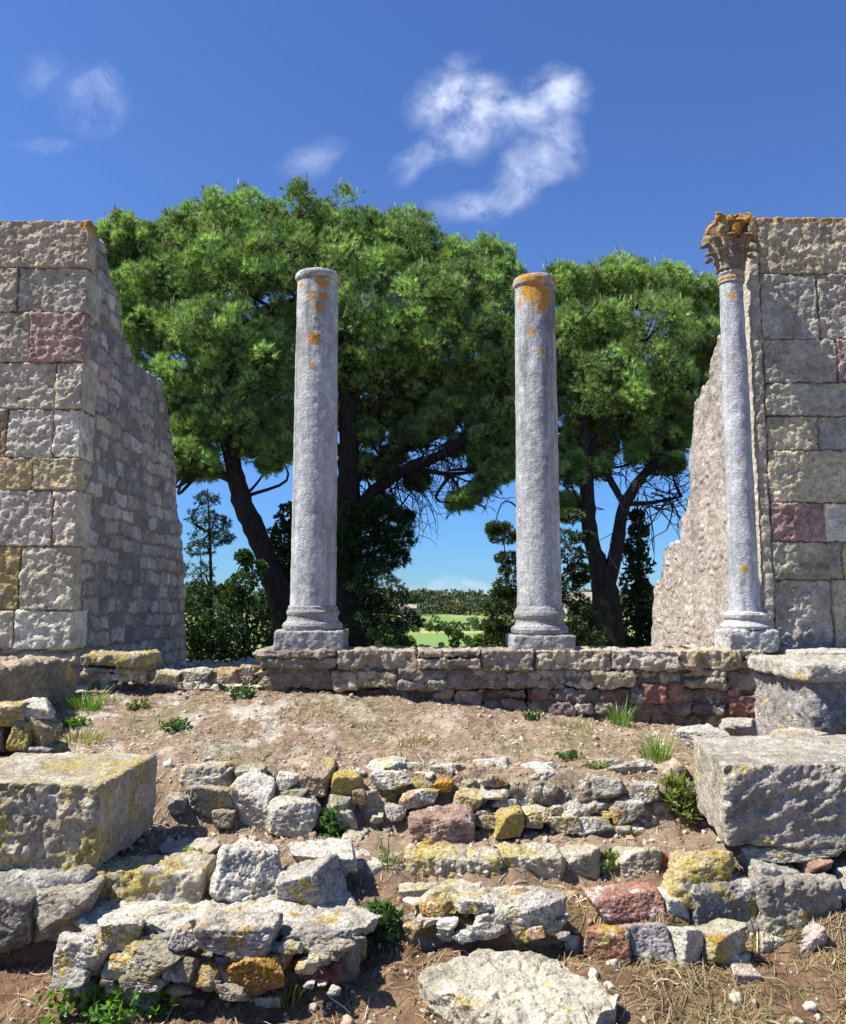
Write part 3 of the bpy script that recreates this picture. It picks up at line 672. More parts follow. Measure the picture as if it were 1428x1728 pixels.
# wall stub on the far left, running towards the camera
ps = [block(-4.2, -2.84, 6.08, 6.88, .86, 1.215, .012, .02, 801, (.50, .41, .28), .024, .03, xb=.02), block(-4.2, -2.79, 5.25, 6.06, .78, 1.205, .012, .02, 802, (.50, .40, .26), .024, .03, xb=-.02)]
tag(build('wall_stub', ps, M_LOW), 'low stub of dark brown wall running along the left edge, shaded on its right side', 'wall')
ws = root('stone_ledge', (at(187, 1140, 6.72)[0], 6.9, .95)); tag(ws, 'flat-topped yellowish ledge stone on thin slabs at the foot of the tall left wall', 'stone ledge')
def zz(py, d): return at(200, py, d)[2]
build('top_slab', [block(at(133, 1110, 6.7)[0], at(244, 1110, 6.7)[0], 6.7, 7.12, zz(1126, 6.7), zz(1103, 6.7), .011, .025, 803, (.46, .38, .25), .012, .015)], M_YEL, parent=ws)
build('thin_slabs', [block(at(a, 1130, 6.74)[0], at(b, 1130, 6.74)[0], 6.74, 7.1, zz(p1, 6.7) - .01, zz(p0, 6.7) - .004, .012, .015, 804 + i, t_(c), .010, .01) for i, (a, b, p0, p1, c) in enumerate([(140, 190, 1126, 1134, BEI), (190, 240, 1126, 1136, YEL), (138, 186, 1134, 1148, BRN), (186, 244, 1136, 1148, YEL)])], M_YEL, parent=ws)

# big blocks
def topwarp(k):
    def w(P, U, dims):
        P = P.copy(); P[:, 2] += U[:, 2] * k * np.sin(U[:, 0] * 3.0 + 1) * .5; return P
    return w
pblock('stone_block', 'large squared block with yellow lichen front, at the left edge', 'stone block', -120, 166, 1322, 1466, 4.08, .80, M_YEL, (.47, .41, .30), 820, .016, .015, .016, xb=.02, warp=topwarp(.02), calm=.6)
pblock('stone_block', 'large squared block of grey stone at the right edge, below the dark moulded block', 'stone block', 1222, 1640, 1287, 1424, 4.2, .86, M_GREY, (.44, .395, .33), 830, .018, .014, .014, xb=.13, warp=topwarp(-.015), freq=9, calm=.55, diag=1.0)
mb = root('moulded_block', (at(1400, 1240, 5.5)[0], 5.9, .7)); tag(mb, 'moulded grey block with an overhanging top slab, before the right wall', 'stone block')
def zm_(py, d): return at(1380, py, d)[2]
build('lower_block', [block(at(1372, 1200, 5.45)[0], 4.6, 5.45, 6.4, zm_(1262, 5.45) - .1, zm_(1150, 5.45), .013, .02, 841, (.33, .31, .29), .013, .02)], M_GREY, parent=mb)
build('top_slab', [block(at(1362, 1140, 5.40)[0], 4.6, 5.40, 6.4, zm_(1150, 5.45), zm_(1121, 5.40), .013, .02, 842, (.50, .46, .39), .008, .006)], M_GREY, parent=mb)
build('side_block', [block(2.70, 3.25, 5.70, 6.7, zm_(1240, 5.75) - .05, zm_(1150, 5.75), .012, .014, 843, (.54, .49, .43), .008, .008)], M_PALE, parent=mb)
build('back_slab', [block(2.93, 4.8, 6.46, 7.14, .62, TOPZ + .002, .014, .012, 844, (.54, .49, .42), .006, .004)], M_PALE, parent=mb)

STN = []
def stone(name, label, px0, py0, px1, py1, mat, tint, seed, depth=None, d=None, n=30, kind='rock', group=None, boxy=.7, tx=0, ty=0, rz=None, amp=.075, facets=11, lift=0.0, cat='stone'):
    """a single stone whose front foot shows at py1, its back top edge at py0"""
    pxm = (px0 + px1) / 2
    if d is None: g = ground_hit(pxm, py1); d = g[1]
    w = at(px1, (py0 + py1) / 2, d)[0] - at(px0, (py0 + py1) / 2, d)[0]
    if depth is None: depth = w * .75
    zb = at(pxm, py1, d)[2] - .012; zt_ = at(pxm, py0, d + depth * .62)[2]
    h = max(zt_ - zb, .035); cx = at(pxm, py1, d + depth * .3)[0]
    gz = float(H(cx, d + depth * .4)) - .02
    if gz < zb < gz + (.34 if kind == 'block' else .16) and d < 4.6: h += (zb - gz) * 1.0; zb = gz
    w2 = w * 1.04; rg = random.Random(seed)
    if kind == 'block':
        p = block(cx - w2 / 2, cx + w2 / 2, d, d + depth, zb - .09, zb + h, max(.006, w2 / 60), min(.03, h * .25), seed, tint, .011, .02, tv=.16)
    else:
        p = rock((cx, d + depth / 2, zb - .012 + h / 2 + lift), (w2 / 2, depth / 2 * 1.05, h / 2 + .02), seed, n, (rg.uniform(-.12, .12) if rz is None else rz), tx, ty, facets, 30, amp * .9, boxy * .9, tint)
    o = build(name, [p], mat); tag(o, label, cat, group); return o

def mass(name, label, core, rocks, mat, seed, coretint=(.30, .245, .18), cat='rubble masonry', cres=.0095, camp=.03, extra=()):
    """a lump of mortared rubble: one core with its embedded stones in one mesh"""
    (x0, x1, y0, y1, z0, z1) = core
    ps = [block(x0, x1, y0, y1, z0, z1, cres, .05, seed, coretint, camp * .7, camp, tv=.2, freq=8)]
    ps += list(extra)
    for i, (px, py, wpx, hpx, d, tint, l) in enumerate(rocks):
        c = at(px, py, d); w = wpx / F * d / 2; h = hpx / F * d / 2; rg = random.Random(seed + i * 3)
        ps.append(rock((c[0], c[1] + min(w, .10) * .5, c[2]), (w * 1.0, min(max(w, h) * .85, .11), h * .85), seed + 3 * i, 24 if wpx < 70 else 36, rg.uniform(-.25, .25), rg.uniform(-.2, .2), rg.uniform(-.15, .15), 9, 28, .085, .55, tint, .2, l))
    return tag(build(name, ps, mat), label, cat)

# left stack of stones behind the large block
stone('stone', 'flat pale slab lying on top of the small stack at the left edge', 22, 1180, 92, 1206, M_PALE, WHT, 900, .30, d=4.98, boxy=.9)
stone('stone', 'ochre stone under the flat pale slab, at the left edge', -20, 1184, 46, 1216, M_YEL, YEL, 901, .25, d=4.92)
stone('stone', 'upright yellow stone in the left stack, beside its dark joint', 12, 1212, 54, 1262, M_YEL, (.42, .36, .20), 902, .25, d=4.90, boxy=.9)
stone('stone', 'yellow lichen stone at the right end of the left stack', 55, 1206, 90, 1258, M_YEL, (.45, .36, .2), 903, .25, d=4.93, boxy=.9)
stone('stone', 'dark rough stone at the base of the left stack', 36, 1254, 100, 1292, M_GREY, DRK, 904, .25, d=4.90)
stone('stone', 'rounded dark and orange stone at the left edge just above the large block', -30, 1272, 42, 1330, M_GREY, (.30, .22, .15), 905, .25, d=4.88)
stone('stone', 'narrow dark stone at the extreme left edge of the stack', -40, 1210, 14, 1265, M_GREY, DRK, 906, .25, d=4.92)

# course under the large left block
stone('kerb_stone', 'long yellowish kerb stone below the large left block, half of it in shade', 150, 1446, 350, 1486, M_YEL, BEI, 910, .34, d=4.06, kind='block')
stone('kerb_stone', 'rough grey kerb stone under the front of the large left block', -60, 1458, 152, 1500, M_GREY, GRY, 911, .25, d=3.98, kind='block')
stone('boulder', 'rounded grey boulder left of the big rubble lump', 60, 1482, 160, 1566, M_GREY, (.42, .37, .29), 912, .3, d=3.84)
stone('boulder', 'dark rough boulder at the left edge below the large block', -40, 1474, 70, 1556, M_GREY, (.30, .27, .23), 913, .3, d=3.86)

# first rubble row
stone('stone', 'yellowish rounded stone at the left end of the upper stone row', 300, 1286, 392, 1346, M_YEL, BEI, 920, .36, d=4.97)
stone('stone', 'grey crumbling stone below the left end of the upper stone row', 312, 1322, 392, 1378, M_GREY, GRY, 921, .2, d=4.90)
stone('stone', 'large pale angular stone tilted in the upper stone row', 388, 1308, 462, 1392, M_PALE, WHT, 922, .3, facets=7, tx=.25, d=4.86)
stone('stone', 'pale lumpy stone with an orange foot beside the green weed', 446, 1346, 538, 1410, M_PALE, PALE, 923, .24, d=4.82)
stone('stone', 'brown-topped wedge of stone behind the pale lumpy one', 500, 1284, 566, 1334, M_GREY, (.42, .32, .22), 924, .28, facets=7, d=5.00)
stone('stone', 'bright yellow lichen stone between brown wedge and white stones', 556, 1300, 612, 1338, M_YEL, YEL, 925, .22, d=4.98)
stone('stone', 'flat grey stone lying on soil below the bright yellow one', 544, 1340, 604, 1376, M_GREY, GRY, 926, .2, d=4.90)
for i, (a, b, c, e, m, t, dd, lab) in enumerate([(340, 1300, 384, 1330, M_PALE, PALE, 5.0, 'small cream stone between the yellowish stone and the tilted pale one'), (396, 1292, 446, 1318, M_GREY, BEI, 5.06, 'low beige stone at the terrace edge, above the tilted pale stone'), (468, 1300, 504, 1330, M_PALE, WHT, 5.0, 'small white stone left of the brown wedge'),
        (360, 1362, 402, 1392, M_GREY, (.40, .33, .25), 4.86, 'little brown-grey stone left of the tilted pale stone'), (596, 1328, 624, 1352, M_GREY, BRN, 4.93, 'small brown stone between the yellow stone and the tan slab'), (560, 1364, 606, 1392, M_PALE, PALE, 4.84, 'small cream stone on the soil below the flat grey one'),
        (282, 1336, 316, 1366, M_GREY, GRY, 4.92, 'small grey stone at the far left of the upper stone row'), (576, 1398, 620, 1420, M_GREY, BEI, 4.76, 'low half-buried stone on the bare soil ledge')]):
    stone('stone', lab, a, b, c, e, m, t, 1900 + i, .2, d=dd, n=24)
stone('stone', 'tilted tan slab leaning at the left end of the central rubble', 610, 1332, 660, 1402, M_GREY, (.47, .39, .29), 927, .12, facets=6, ty=-.35, rz=.5)
stone('stone', 'small grey stone at the left foot of the central rubble', 470, 1326, 520, 1352, M_GREY, GRY, 928, .18, d=4.97)

# centre and right mortared lumps of the upper row
def lump_rocks(seed, xa, xb, ya, yb, d0, d1, n, tints, smin=28, smax=62, zmax=None):
    rg = random.Random(seed); out = []
    for i in range(n):
        px = rg.uniform(xa, xb); q = rg.random(); py = ya + (yb - ya) * q; d = d1 + (d0 - d1) * (q ** .6) + rg.uniform(-.03, .03)
        w = rg.uniform(smin, smax); out.append((px, py, w, w * rg.uniform(.45, .85), d, t_(rg.choice(tints), .15), rg.choice([0, 0, 0, .35])))
    return out
MT = [WHT, PALE, PALE, GRY, BEI, (.40, .30, .22)]
mass('rubble_lump', 'central lump of mortared white rubble with yellow and orange lichen', (at(622, 1350, 4.98)[0], at(868, 1350, 4.98)[0], 5.03, 5.42, .22, .60),
     [(652, 1294, 72, 24, 5.25, WHT, 0), (660, 1320, 72, 40, 5.02, WHT, .2), (750, 1327, 34, 26, 4.98, YEL, .7), (700, 1296, 40, 20, 5.3, PALE, 0), (830, 1292, 60, 22, 5.3, WHT, 0), (790, 1300, 44, 20, 5.25, GRY, 0),
      (790, 1352, 50, 34, 4.92, YEL, 0), (700, 1350, 52, 34, 4.95, WHT, 0), (832, 1320, 46, 26, 5.0, BRN, 0), (836, 1340, 60, 12, 4.94, PALE, 0), (850, 1358, 40, 20, 4.92, GRY, 0), (726, 1345, 40, 30, 4.94, WHT, .2), (745, 1300, 40, 24, 5.15, PALE, 0), (668, 1372, 40, 34, 4.93, GRY, 0),
      (815, 1382, 40, 32, 4.90, GRY, 0)] + lump_rocks(31, 630, 865, 1292, 1392, 4.90, 5.35, 60, MT, 16, 44), M_MASS, 1000)
mass('rubble_lump', 'right-hand lump of mortared grey and white rubble, pocked with holes', (at(866, 1350, 4.95)[0], at(1112, 1350, 4.95)[0], 5.01, 5.4, .22, .59),
     [(905, 1310, 70, 34, 5.15, WHT, 0), (1068, 1298, 80, 26, 5.2, GRY, 0), (950, 1392, 60, 36, 4.88, YEL, 0), (1030, 1330, 60, 40, 4.98, GRY, 0), (1000, 1395, 60, 34, 4.88, GRY, 0), (905, 1380, 54, 34, 4.88, PALE, 0), (1060, 1370, 56, 50, 4.92, GRY, 0), (1090, 1340, 50, 40, 4.95, (.36, .31, .26), 0)]
     + lump_rocks(33, 876, 1104, 1292, 1404, 4.88, 5.35, 70, [WHT, WHT, PALE, GRY, GRY, BEI, (.36, .29, .22)], 16, 46), M_MASS, 1200, camp=.035)
stone('stone', 'pinkish brown boulder at the foot of the central rubble lump', 690, 1362, 806, 1432, M_GREY, (.42, .28, .21), 930, .22, d=4.72, amp=.09)
stone('stone', 'squarish stone with yellow face between the two rubble lumps', 832, 1362, 884, 1406, M_YEL, (.50, .40, .18), 931, .18, d=4.78, facets=7)
stone('stone', 'brown boulder between the right rubble lump and the grey block', 1118, 1284, 1172, 1338, M_GREY, (.40, .32, .23), 932, .25)
stone('stone', 'small dark stone in the corner beside the grey block', 1096, 1344, 1136, 1378, M_GREY, GRY, 933, .18)

# kerb of flat stones in the middle
stone('kerb_stone', 'flat pale kerb stone left of the yellow kerb stones, beside a thin weed', 522, 1440, 684, 1474, M_PALE, WHT, 940, .26, kind='block')
stone('kerb_stone', 'long kerb stone with bright yellow front', 686, 1434, 772, 1482, M_YEL, YEL, 941, .22, kind='block')
stone('kerb_stone', 'narrow upright kerb stone between two yellow ones', 770, 1438, 790, 1482, M_YEL, BEI, 942, .2, kind='block')
stone('kerb_stone', 'short squat kerb stone with yellow lichen, below the central lump', 788, 1436, 844, 1482, M_YEL, BEI, 943, .22, kind='block')
stone('kerb_stone', 'smooth long kerb stone with overhanging rounded lip', 844, 1428, 944, 1482, M_YEL, (.50, .44, .32), 944, .26, kind='block')
stone('kerb_stone', 'broad pale kerb stone with scattered lichen, right of the rounded lip', 938, 1424, 1014, 1482, M_PALE, BEI, 945, .24)
stone('kerb_stone', 'tiny kerb stone beside a weed', 1012, 1444, 1042, 1480, M_GREY, BEI, 946, .14)
stone('kerb_stone', 'kerb stone split by a crack, left of the reddish chip', 1040, 1418, 1116, 1482, M_PALE, BEI, 947, .28)
stone('stone', 'reddish chip of brick between the kerb stones', 1104, 1436, 1136, 1470, M_RED, RED, 948, .12)
stone('kerb_stone', 'wedge-shaped kerb stone yellow with lichen, below the grey block', 1122, 1424, 1256, 1482, M_YEL, YEL, 949, .3, d=4.12, facets=8)

# left-centre knobbly rocks
stone('boulder', 'white knobbly boulder above the front rubble lump', 360, 1416, 478, 1506, M_PALE, WHT, 950, .42, d=4.02, n=44, amp=.085)
stone('stone', 'flat white stone lying right of the knobbly boulder', 480, 1428, 600, 1462, M_PALE, WHT, 951, .3, d=4.22, boxy=.9)
stone('boulder', 'grey lumpy rock with a yellow spot under the flat white stone', 462, 1446, 580, 1512, M_PALE, (.50, .47, .42), 952, .3, d=4.0, n=40, amp=.085)
stone('stone', 'thin flat stone set in the soil left of the knobbly boulder', 262, 1424, 366, 1450, M_PALE, (.55, .46, .37), 953, .25)

def outline_slab(ol, zt_, thick, seed, tint, n=110, lumpy=.035, edge_drop=.03):
    P = []
    for px, py in ol:
        q = at(px, py, 1.0); k = (zt_ - EYE) / (q[2] - EYE); P.append((q[0] * k, k))
    P = np.array(P); c = (P.min(0) + P.max(0)) / 2; hw = (P.max(0) - P.min(0)) / 2; G = (P - c) / hw
    an = np.arctan2(G[:, 1], G[:, 0]); rd = np.hypot(*G.T); o = np.argsort(an); an, rd = an[o], rd[o]
    m = max(30, int(n * min(1.0, hw[1] / hw[0] * 1.6))); U, Fq = grid_box(n, m, 18); a = U[:, 0] * 2 - 1; b = U[:, 1] * 2 - 1
    x = a * np.sqrt(1 - b * b / 2); y = b * np.sqrt(1 - a * a / 2); th = np.arctan2(y, x); rr = np.interp(th, an, rd, period=2 * math.pi); R0 = np.hypot(x, y)
    rr = rr * (1 - .08 * (1 - U[:, 2]) ** 1.2) * (1 + .03 * fbm(np.stack([np.cos(th) * 2, np.sin(th) * 2, U[:, 2] * .6], 1) + seed, 3, 4, .6, 17))
    V = np.stack([c[0] + x * rr * hw[0], c[1] + y * rr * hw[1], zt_ - thick + U[:, 2] * thick], 1)
    Q = V + seed * 3.7; Q0 = Q * np.array([1, 1, 0]); edge = sstep(.80, 1.0, R0)
    V[:, 2] += U[:, 2] * (lumpy * fbm(Q0, 2.2, 3, .5, 44) + .012 * fbm(Q0, 12, 4, .6, 46) - .016 * np.clip(.07 - np.abs(fbm(Q0, 3.2, 3, .5, 45)), 0, 1) / .07 - edge_drop * edge * (.6 + fbm(Q, 7, 3, .5, 48)))
    N = vnorm(V, Fq); V = V + N * (.012 * fbm(Q, 16, 4, .6, 47) * sstep(.3, .0, N[:, 2]) + .005 * fbm(Q, 34, 4, .65, 49))[:, None]
    return V, Fq, np.array(tint) * (1 + .25 * fbm(Q, 5, 4, .55, 50))[:, None], 0.0
OL_FRONT = [(702, 1640), (716, 1630), (740, 1622), (790, 1618), (800, 1606), (860, 1603), (938, 1606), (962, 1622), (1004, 1636), (1020, 1652), (1042, 1662), (1036, 1684), (1012, 1692), (1004, 1712), (978, 1722), (960, 1740), (900, 1722), (850, 1716), (790, 1696), (760, 1672), (716, 1652)]
tag(build('stone_slab', [outline_slab(OL_FRONT, .105, .15, 0, (.53, .48, .37), 120)], M_PALE), 'broad flat slab with cream top lying on dark soil in the foreground', 'stone slab')
# the big front lump
fr = [(136, 1620, 84, 84, 3.60, WHT, .25), (118, 1655, 60, 34, 3.52, GRY, 0), (196, 1585, 76, 66, 3.66, WHT, 0), (250, 1628, 120, 66, 3.58, (.42, .38, .28), .2), (306, 1585, 46, 44, 3.6, WHT, .2), (400, 1585, 140, 70, 3.62, (.52, .45, .37), 0),
      (420, 1646, 110, 70, 3.58, (.34, .22, .12), .55), (345, 1650, 70, 50, 3.56, (.44, .38, .28), .5), (530, 1590, 120, 60, 3.72, GRY, .3), (500, 1575, 80, 40, 3.8, PALE, 0), (470, 1622, 60, 46, 3.66, BRN, .3), (530, 1635, 100, 44, 3.70, (.30, .12, .11), 0), (596, 1605, 44, 54, 3.82, (.36, .3, .22), 0),
      (590, 1566, 100, 40, 3.9, PALE, 0), (240, 1660, 90, 34, 3.56, (.3, .25, .18), 0), (300, 1640, 60, 40, 3.54, (.36, .3, .2), 0), (165, 1560, 80, 34, 3.75, YEL, 0), (230, 1535, 90, 20, 3.95, PALE, 0), (520, 1545, 90, 26, 3.95, PALE, 0), (300, 1672, 60, 26, 3.55, BRN, 0), (390, 1680, 60, 30, 3.52, (.45, .38, .28), .3), (350, 1570, 70, 30, 3.68, WHT, .2)]
mass('rubble_lump', 'largest lump of mortared rubble, pale flat top and orange stained front, at the lower left', (at(150, 1600, 3.68)[0], at(600, 1600, 3.68)[0], 3.74, 4.26, -.03, .20), [q for q in fr if q[1] > 1560 and q[:2] not in ((350, 1570), (590, 1566))] + lump_rocks(37, 110, 600, 1578, 1676, 3.55, 3.70, 46, [PALE, GRY, BEI, (.34, .26, .18), (.46, .36, .2)], 16, 50), M_MASS, 1400, coretint=(.34, .28, .2), cres=.0085, camp=.02, extra=[outline_slab([(136, 1548), (160, 1508), (240, 1488), (330, 1490), (420, 1498), (500, 1490), (562, 1494), (592, 1520), (640, 1540), (610, 1554), (540, 1552), (500, 1566), (440, 1558), (380, 1566), (330, 1556), (280, 1562), (200, 1558), (150, 1562)], .262, .09, 3, (.60, .56, .47), 130, .026, .03)])
stone('stone', 'flat yellow-spotted stone on the ground in front of the big rubble lump', 152, 1648, 270, 1708, M_YEL, (.48, .44, .33), 960, .2, facets=8)
stone('stone', 'small buff stone in front of the big rubble lump, beside a weed', 420, 1672, 482, 1708, M_PALE, (.50, .44, .34), 961, .12)
stone('stone', 'small brown stone tucked under the orange stained lump', 296, 1676, 350, 1704, M_GREY, BRN, 962, .12)

# third row, middle
mass('rubble_lump', 'low crusty lump of pale stone behind the foreground slab', (at(680, 1540, 4.0)[0], at(962, 1540, 4.0)[0], 4.0, 4.34, .0, .20),
     [(735, 1535, 50, 30, 3.98, YEL, .5), (800, 1530, 70, 36, 3.98, WHT, .2), (845, 1545, 70, 40, 3.96, PALE, .2), (905, 1540, 90, 60, 3.96, GRY, 0), (830, 1575, 80, 34, 3.93, GRY, 0), (880, 1572, 50, 34, 3.93, DRK, 0), (930, 1570, 40, 30, 3.94, BEI, 0), (700, 1512, 50, 26, 4.05, PALE, 0)] + lump_rocks(35, 690, 955, 1530, 1584, 3.92, 3.98, 26, MT, 16, 38), M_MASS, 1600, cres=.008, extra=[outline_slab([(672, 1500), (690, 1486), (780, 1488), (880, 1482), (940, 1484), (968, 1498), (960, 1514), (900, 1520), (850, 1524), (780, 1516), (700, 1518)], .235, .08, 7, (.54, .48, .37), 100, .03, .03)])
stone('stone', 'tan wedge of stone at the right end of the low crusty lump', 912, 1536, 970, 1582, M_GREY, (.44, .36, .28), 963, .16, facets=6)
stone('stone', 'small round white stone on dark soil', 952, 1582, 984, 1608, M_PALE, WHT, 964, .07)

# right of the third row
stone('brick_lump', 'red brick lump with white mortar patches', 994, 1498, 1122, 1566, M_RED, (.40, .20, .15), 970, .20, d=4.05, n=40, amp=.07, cat='brick')
stone('stone', 'white stone with an orange foot, right of the red brick lump', 1112, 1506, 1168, 1550, M_PALE, WHT, 971, .16)
stone('stone', 'grey mortar lump below the red brick lump', 1046, 1552, 1136, 1608, M_GREY, (.44, .40, .38), 972, .2, d=3.88)
stone('stone', 'red and yellow stone at the left of the grey mortar lump', 988, 1560, 1070, 1612, M_MASS, (.40, .20, .12), 973, .16, d=3.86)
stone('stone', 'squarish white stone with an orange dot, below the white one', 1128, 1560, 1192, 1614, M_PALE, WHT, 974, .15, d=3.86, facets=7, boxy=.9)
stone('stone', 'grey-yellow stone with a dark hollow, right of the squarish white one', 1184, 1552, 1262, 1616, M_YEL, (.42, .38, .28), 975, .18, d=3.84)
stone('stone', 'low yellow stained stone behind the squarish white stone', 1160, 1540, 1236, 1572, M_MASS, (.44, .40, .3), 976, .15)
stone('stone', 'pointed pale stone standing near the right edge', 1338, 1558, 1394, 1612, M_PALE, (.50, .42, .36), 977, .12, facets=6, boxy=.4)
stone('stone', 'pale stone leaning in dry grass, left of the pointed one', 1276, 1572, 1330, 1610, M_PALE, PALE, 978, .12, facets=7)
stone('stone', 'flat pale stone in dry grass below the dark hollow stone', 1216, 1600, 1266, 1634, M_PALE, (.50, .44, .38), 979, .12, facets=7)
stone('stone', 'little pinkish stone in dry grass, lowest of the right-hand stones', 1236, 1634, 1282, 1662, M_PALE, (.48, .40, .34), 980, .1, facets=7)

# courses under the right block
stone('stone_block', 'dark rough block in the bottom course, left of the upright joint', 1164, 1474, 1268, 1562, M_GREY, (.33, .31, .28), 985, .3, d=4.10, kind='block', cat='stone block')
stone('stone_block', 'broad grey block in the bottom course, right of the upright joint', 1272, 1466, 1412, 1566, M_GREY, (.40, .36, .30), 986, .3, d=4.06, kind='block', cat='stone block')
stone('stone', 'thin flat grey stone wedged under the right grey block', 1254, 1440, 1352, 1478, M_GREY, GRY, 987, .25, d=4.13, boxy=.9)
stone('stone', 'thin reddish stone wedged under the right grey block near the edge', 1348, 1440, 1412, 1472, M_GREY, (.40, .25, .18), 988, .25, d=4.14, boxy=.9)
stone('stone', 'upper flat stone between the grey block and the bottom course', 1250, 1418, 1410, 1446, M_GREY, (.40, .37, .31), 989, .25, d=4.17, boxy=.9)
stone('stone', 'pale rounded stone at the right edge beside the bottom course', 1404, 1450, 1470, 1516, M_PALE, GRY, 990, .25, d=4.1)
stone('stone_block', 'dark block at the right edge, beside the broad grey block', 1414, 1512, 1540, 1572, M_GREY, DRK, 991, .3, d=4.08, kind='block', cat='stone block')
stone('stone', 'broken stone on the soil below the moulded block', 1222, 1212, 1292, 1248, M_PALE, (.47, .42, .36), 992, .3, d=5.35, boxy=.9)
stone('stone', 'flat crumbling stone on top of the right grey block, at its back left corner', 1154, 1226, 1236, 1262, M_PALE, (.50, .46, .40), 993, .35, d=5.02, boxy=.9)
stone('stone', 'yellow-edged stone under the moulded block, on the right grey block', 1306, 1232, 1390, 1268, M_YEL, (.48, .42, .34), 994, .3, d=5.0, boxy=.9)
# foreground slab
# thin stones in the gap between the left wall and the low wall
for i, (a, b, c, e, tint, lab) in enumerate([(252, 1130, 300, 1146, YEL, 'small ochre stone in the gap between left wall and low wall'), (300, 1126, 360, 1142, PALE, 'flat pale stone in the gap left of the low wall'),
                                        (352, 1128, 408, 1146, (.50, .36, .2), 'orange-brown flat stone in the gap left of the low wall'), (404, 1122, 436, 1148, BRN, 'brown stone touching the left end of the low wall')]):
    stone('stone', lab, a, b, c, e, M_MASS, tint, 1850 + i, .2, d=6.72 + .05 * i)

# ------------------------------------------------------------------ loose cover: pebbles, straw
def pebbles():
    rng = np.random.RandomState(7); ps = []
    U, Fq = grid_box(3, 3, 3); D = nrm(U * 2 - 1)
    N = 1900; x = rng.uniform(-2.9, 3.0, N); y = np.where(rng.rand(N) < .55, rng.uniform(5.1, 7.0, N), rng.uniform(2.8, 5.0, N))
    s = .0045 + .011 * rng.rand(N) ** 4 + .004 * rng.rand(N); z = H(x, y)
    V = (D[None] * (1 + .25 * rng.randn(N, len(D), 1)) * s[:, None, None] * rng.uniform(.6, 1.3, (N, 1, 3))) + np.stack([x, y, z + s * .2], 1)[:, None]
    f = (Fq[None] + (np.arange(N) * len(D))[:, None, None]).reshape(-1, 4)
    pal = np.array([PALE, WHT, BEI, TAN, BRN, GRY]); T = np.repeat(pal[rng.randint(0, 6, N)], len(D), 0)
    n2 = 700; x2 = rng.uniform(-2.2, 2.4, n2); y2 = np.where(rng.rand(n2) < .6, rng.uniform(4.45, 5.3, n2), rng.uniform(2.9, 4.4, n2)); s2 = .008 + .022 * rng.rand(n2) ** 2.5; z2 = H(x2, y2)
    V2 = (D[None] * (1 + .22 * rng.randn(n2, len(D), 1)) * s2[:, None, None] * rng.uniform(.6, 1.3, (n2, 1, 3))) + np.stack([x2, y2, z2 + s2 * .1], 1)[:, None]
    V = np.concatenate([V, V2]); N += n2
    f = (Fq[None] + (np.arange(N) * len(D))[:, None, None]).reshape(-1, 4); T = np.concatenate([T, np.repeat(pal[rng.choice([0, 2, 3, 4, 4, 5], n2)], len(D), 0)])
    o = build('gravel', [(V.reshape(-1, 3), f, T * .85, 0.0)], M_WALL, origin=np.zeros(3)); tag(o, None, None, kind='stuff')
    N = 900; x = rng.uniform(-2.6, -1.4, N); y = rng.uniform(7.0, 9.5, N); s = rng.uniform(.02, .06, N); z = np.where(y > 7.25, .86, H(x, y)) + .10 * sstep(7.1, 7.8, y)
    V = (D[None] * (1 + .25 * rng.randn(N, len(D), 1)) * s[:, None, None] * rng.uniform(.6, 1.3, (N, 1, 3))) + np.stack([x, y, z], 1)[:, None]
    f = (Fq[None] + (np.arange(N) * len(D))[:, None, None]).reshape(-1, 4)
    o = build('rubble', [(V.reshape(-1, 3), f, np.repeat(pal[rng.choice([0, 1, 5, 5], N)], len(D), 0), 0.0)], M_PALE, origin=np.zeros(3)); tag(o, None, None, kind='stuff')
pebbles()

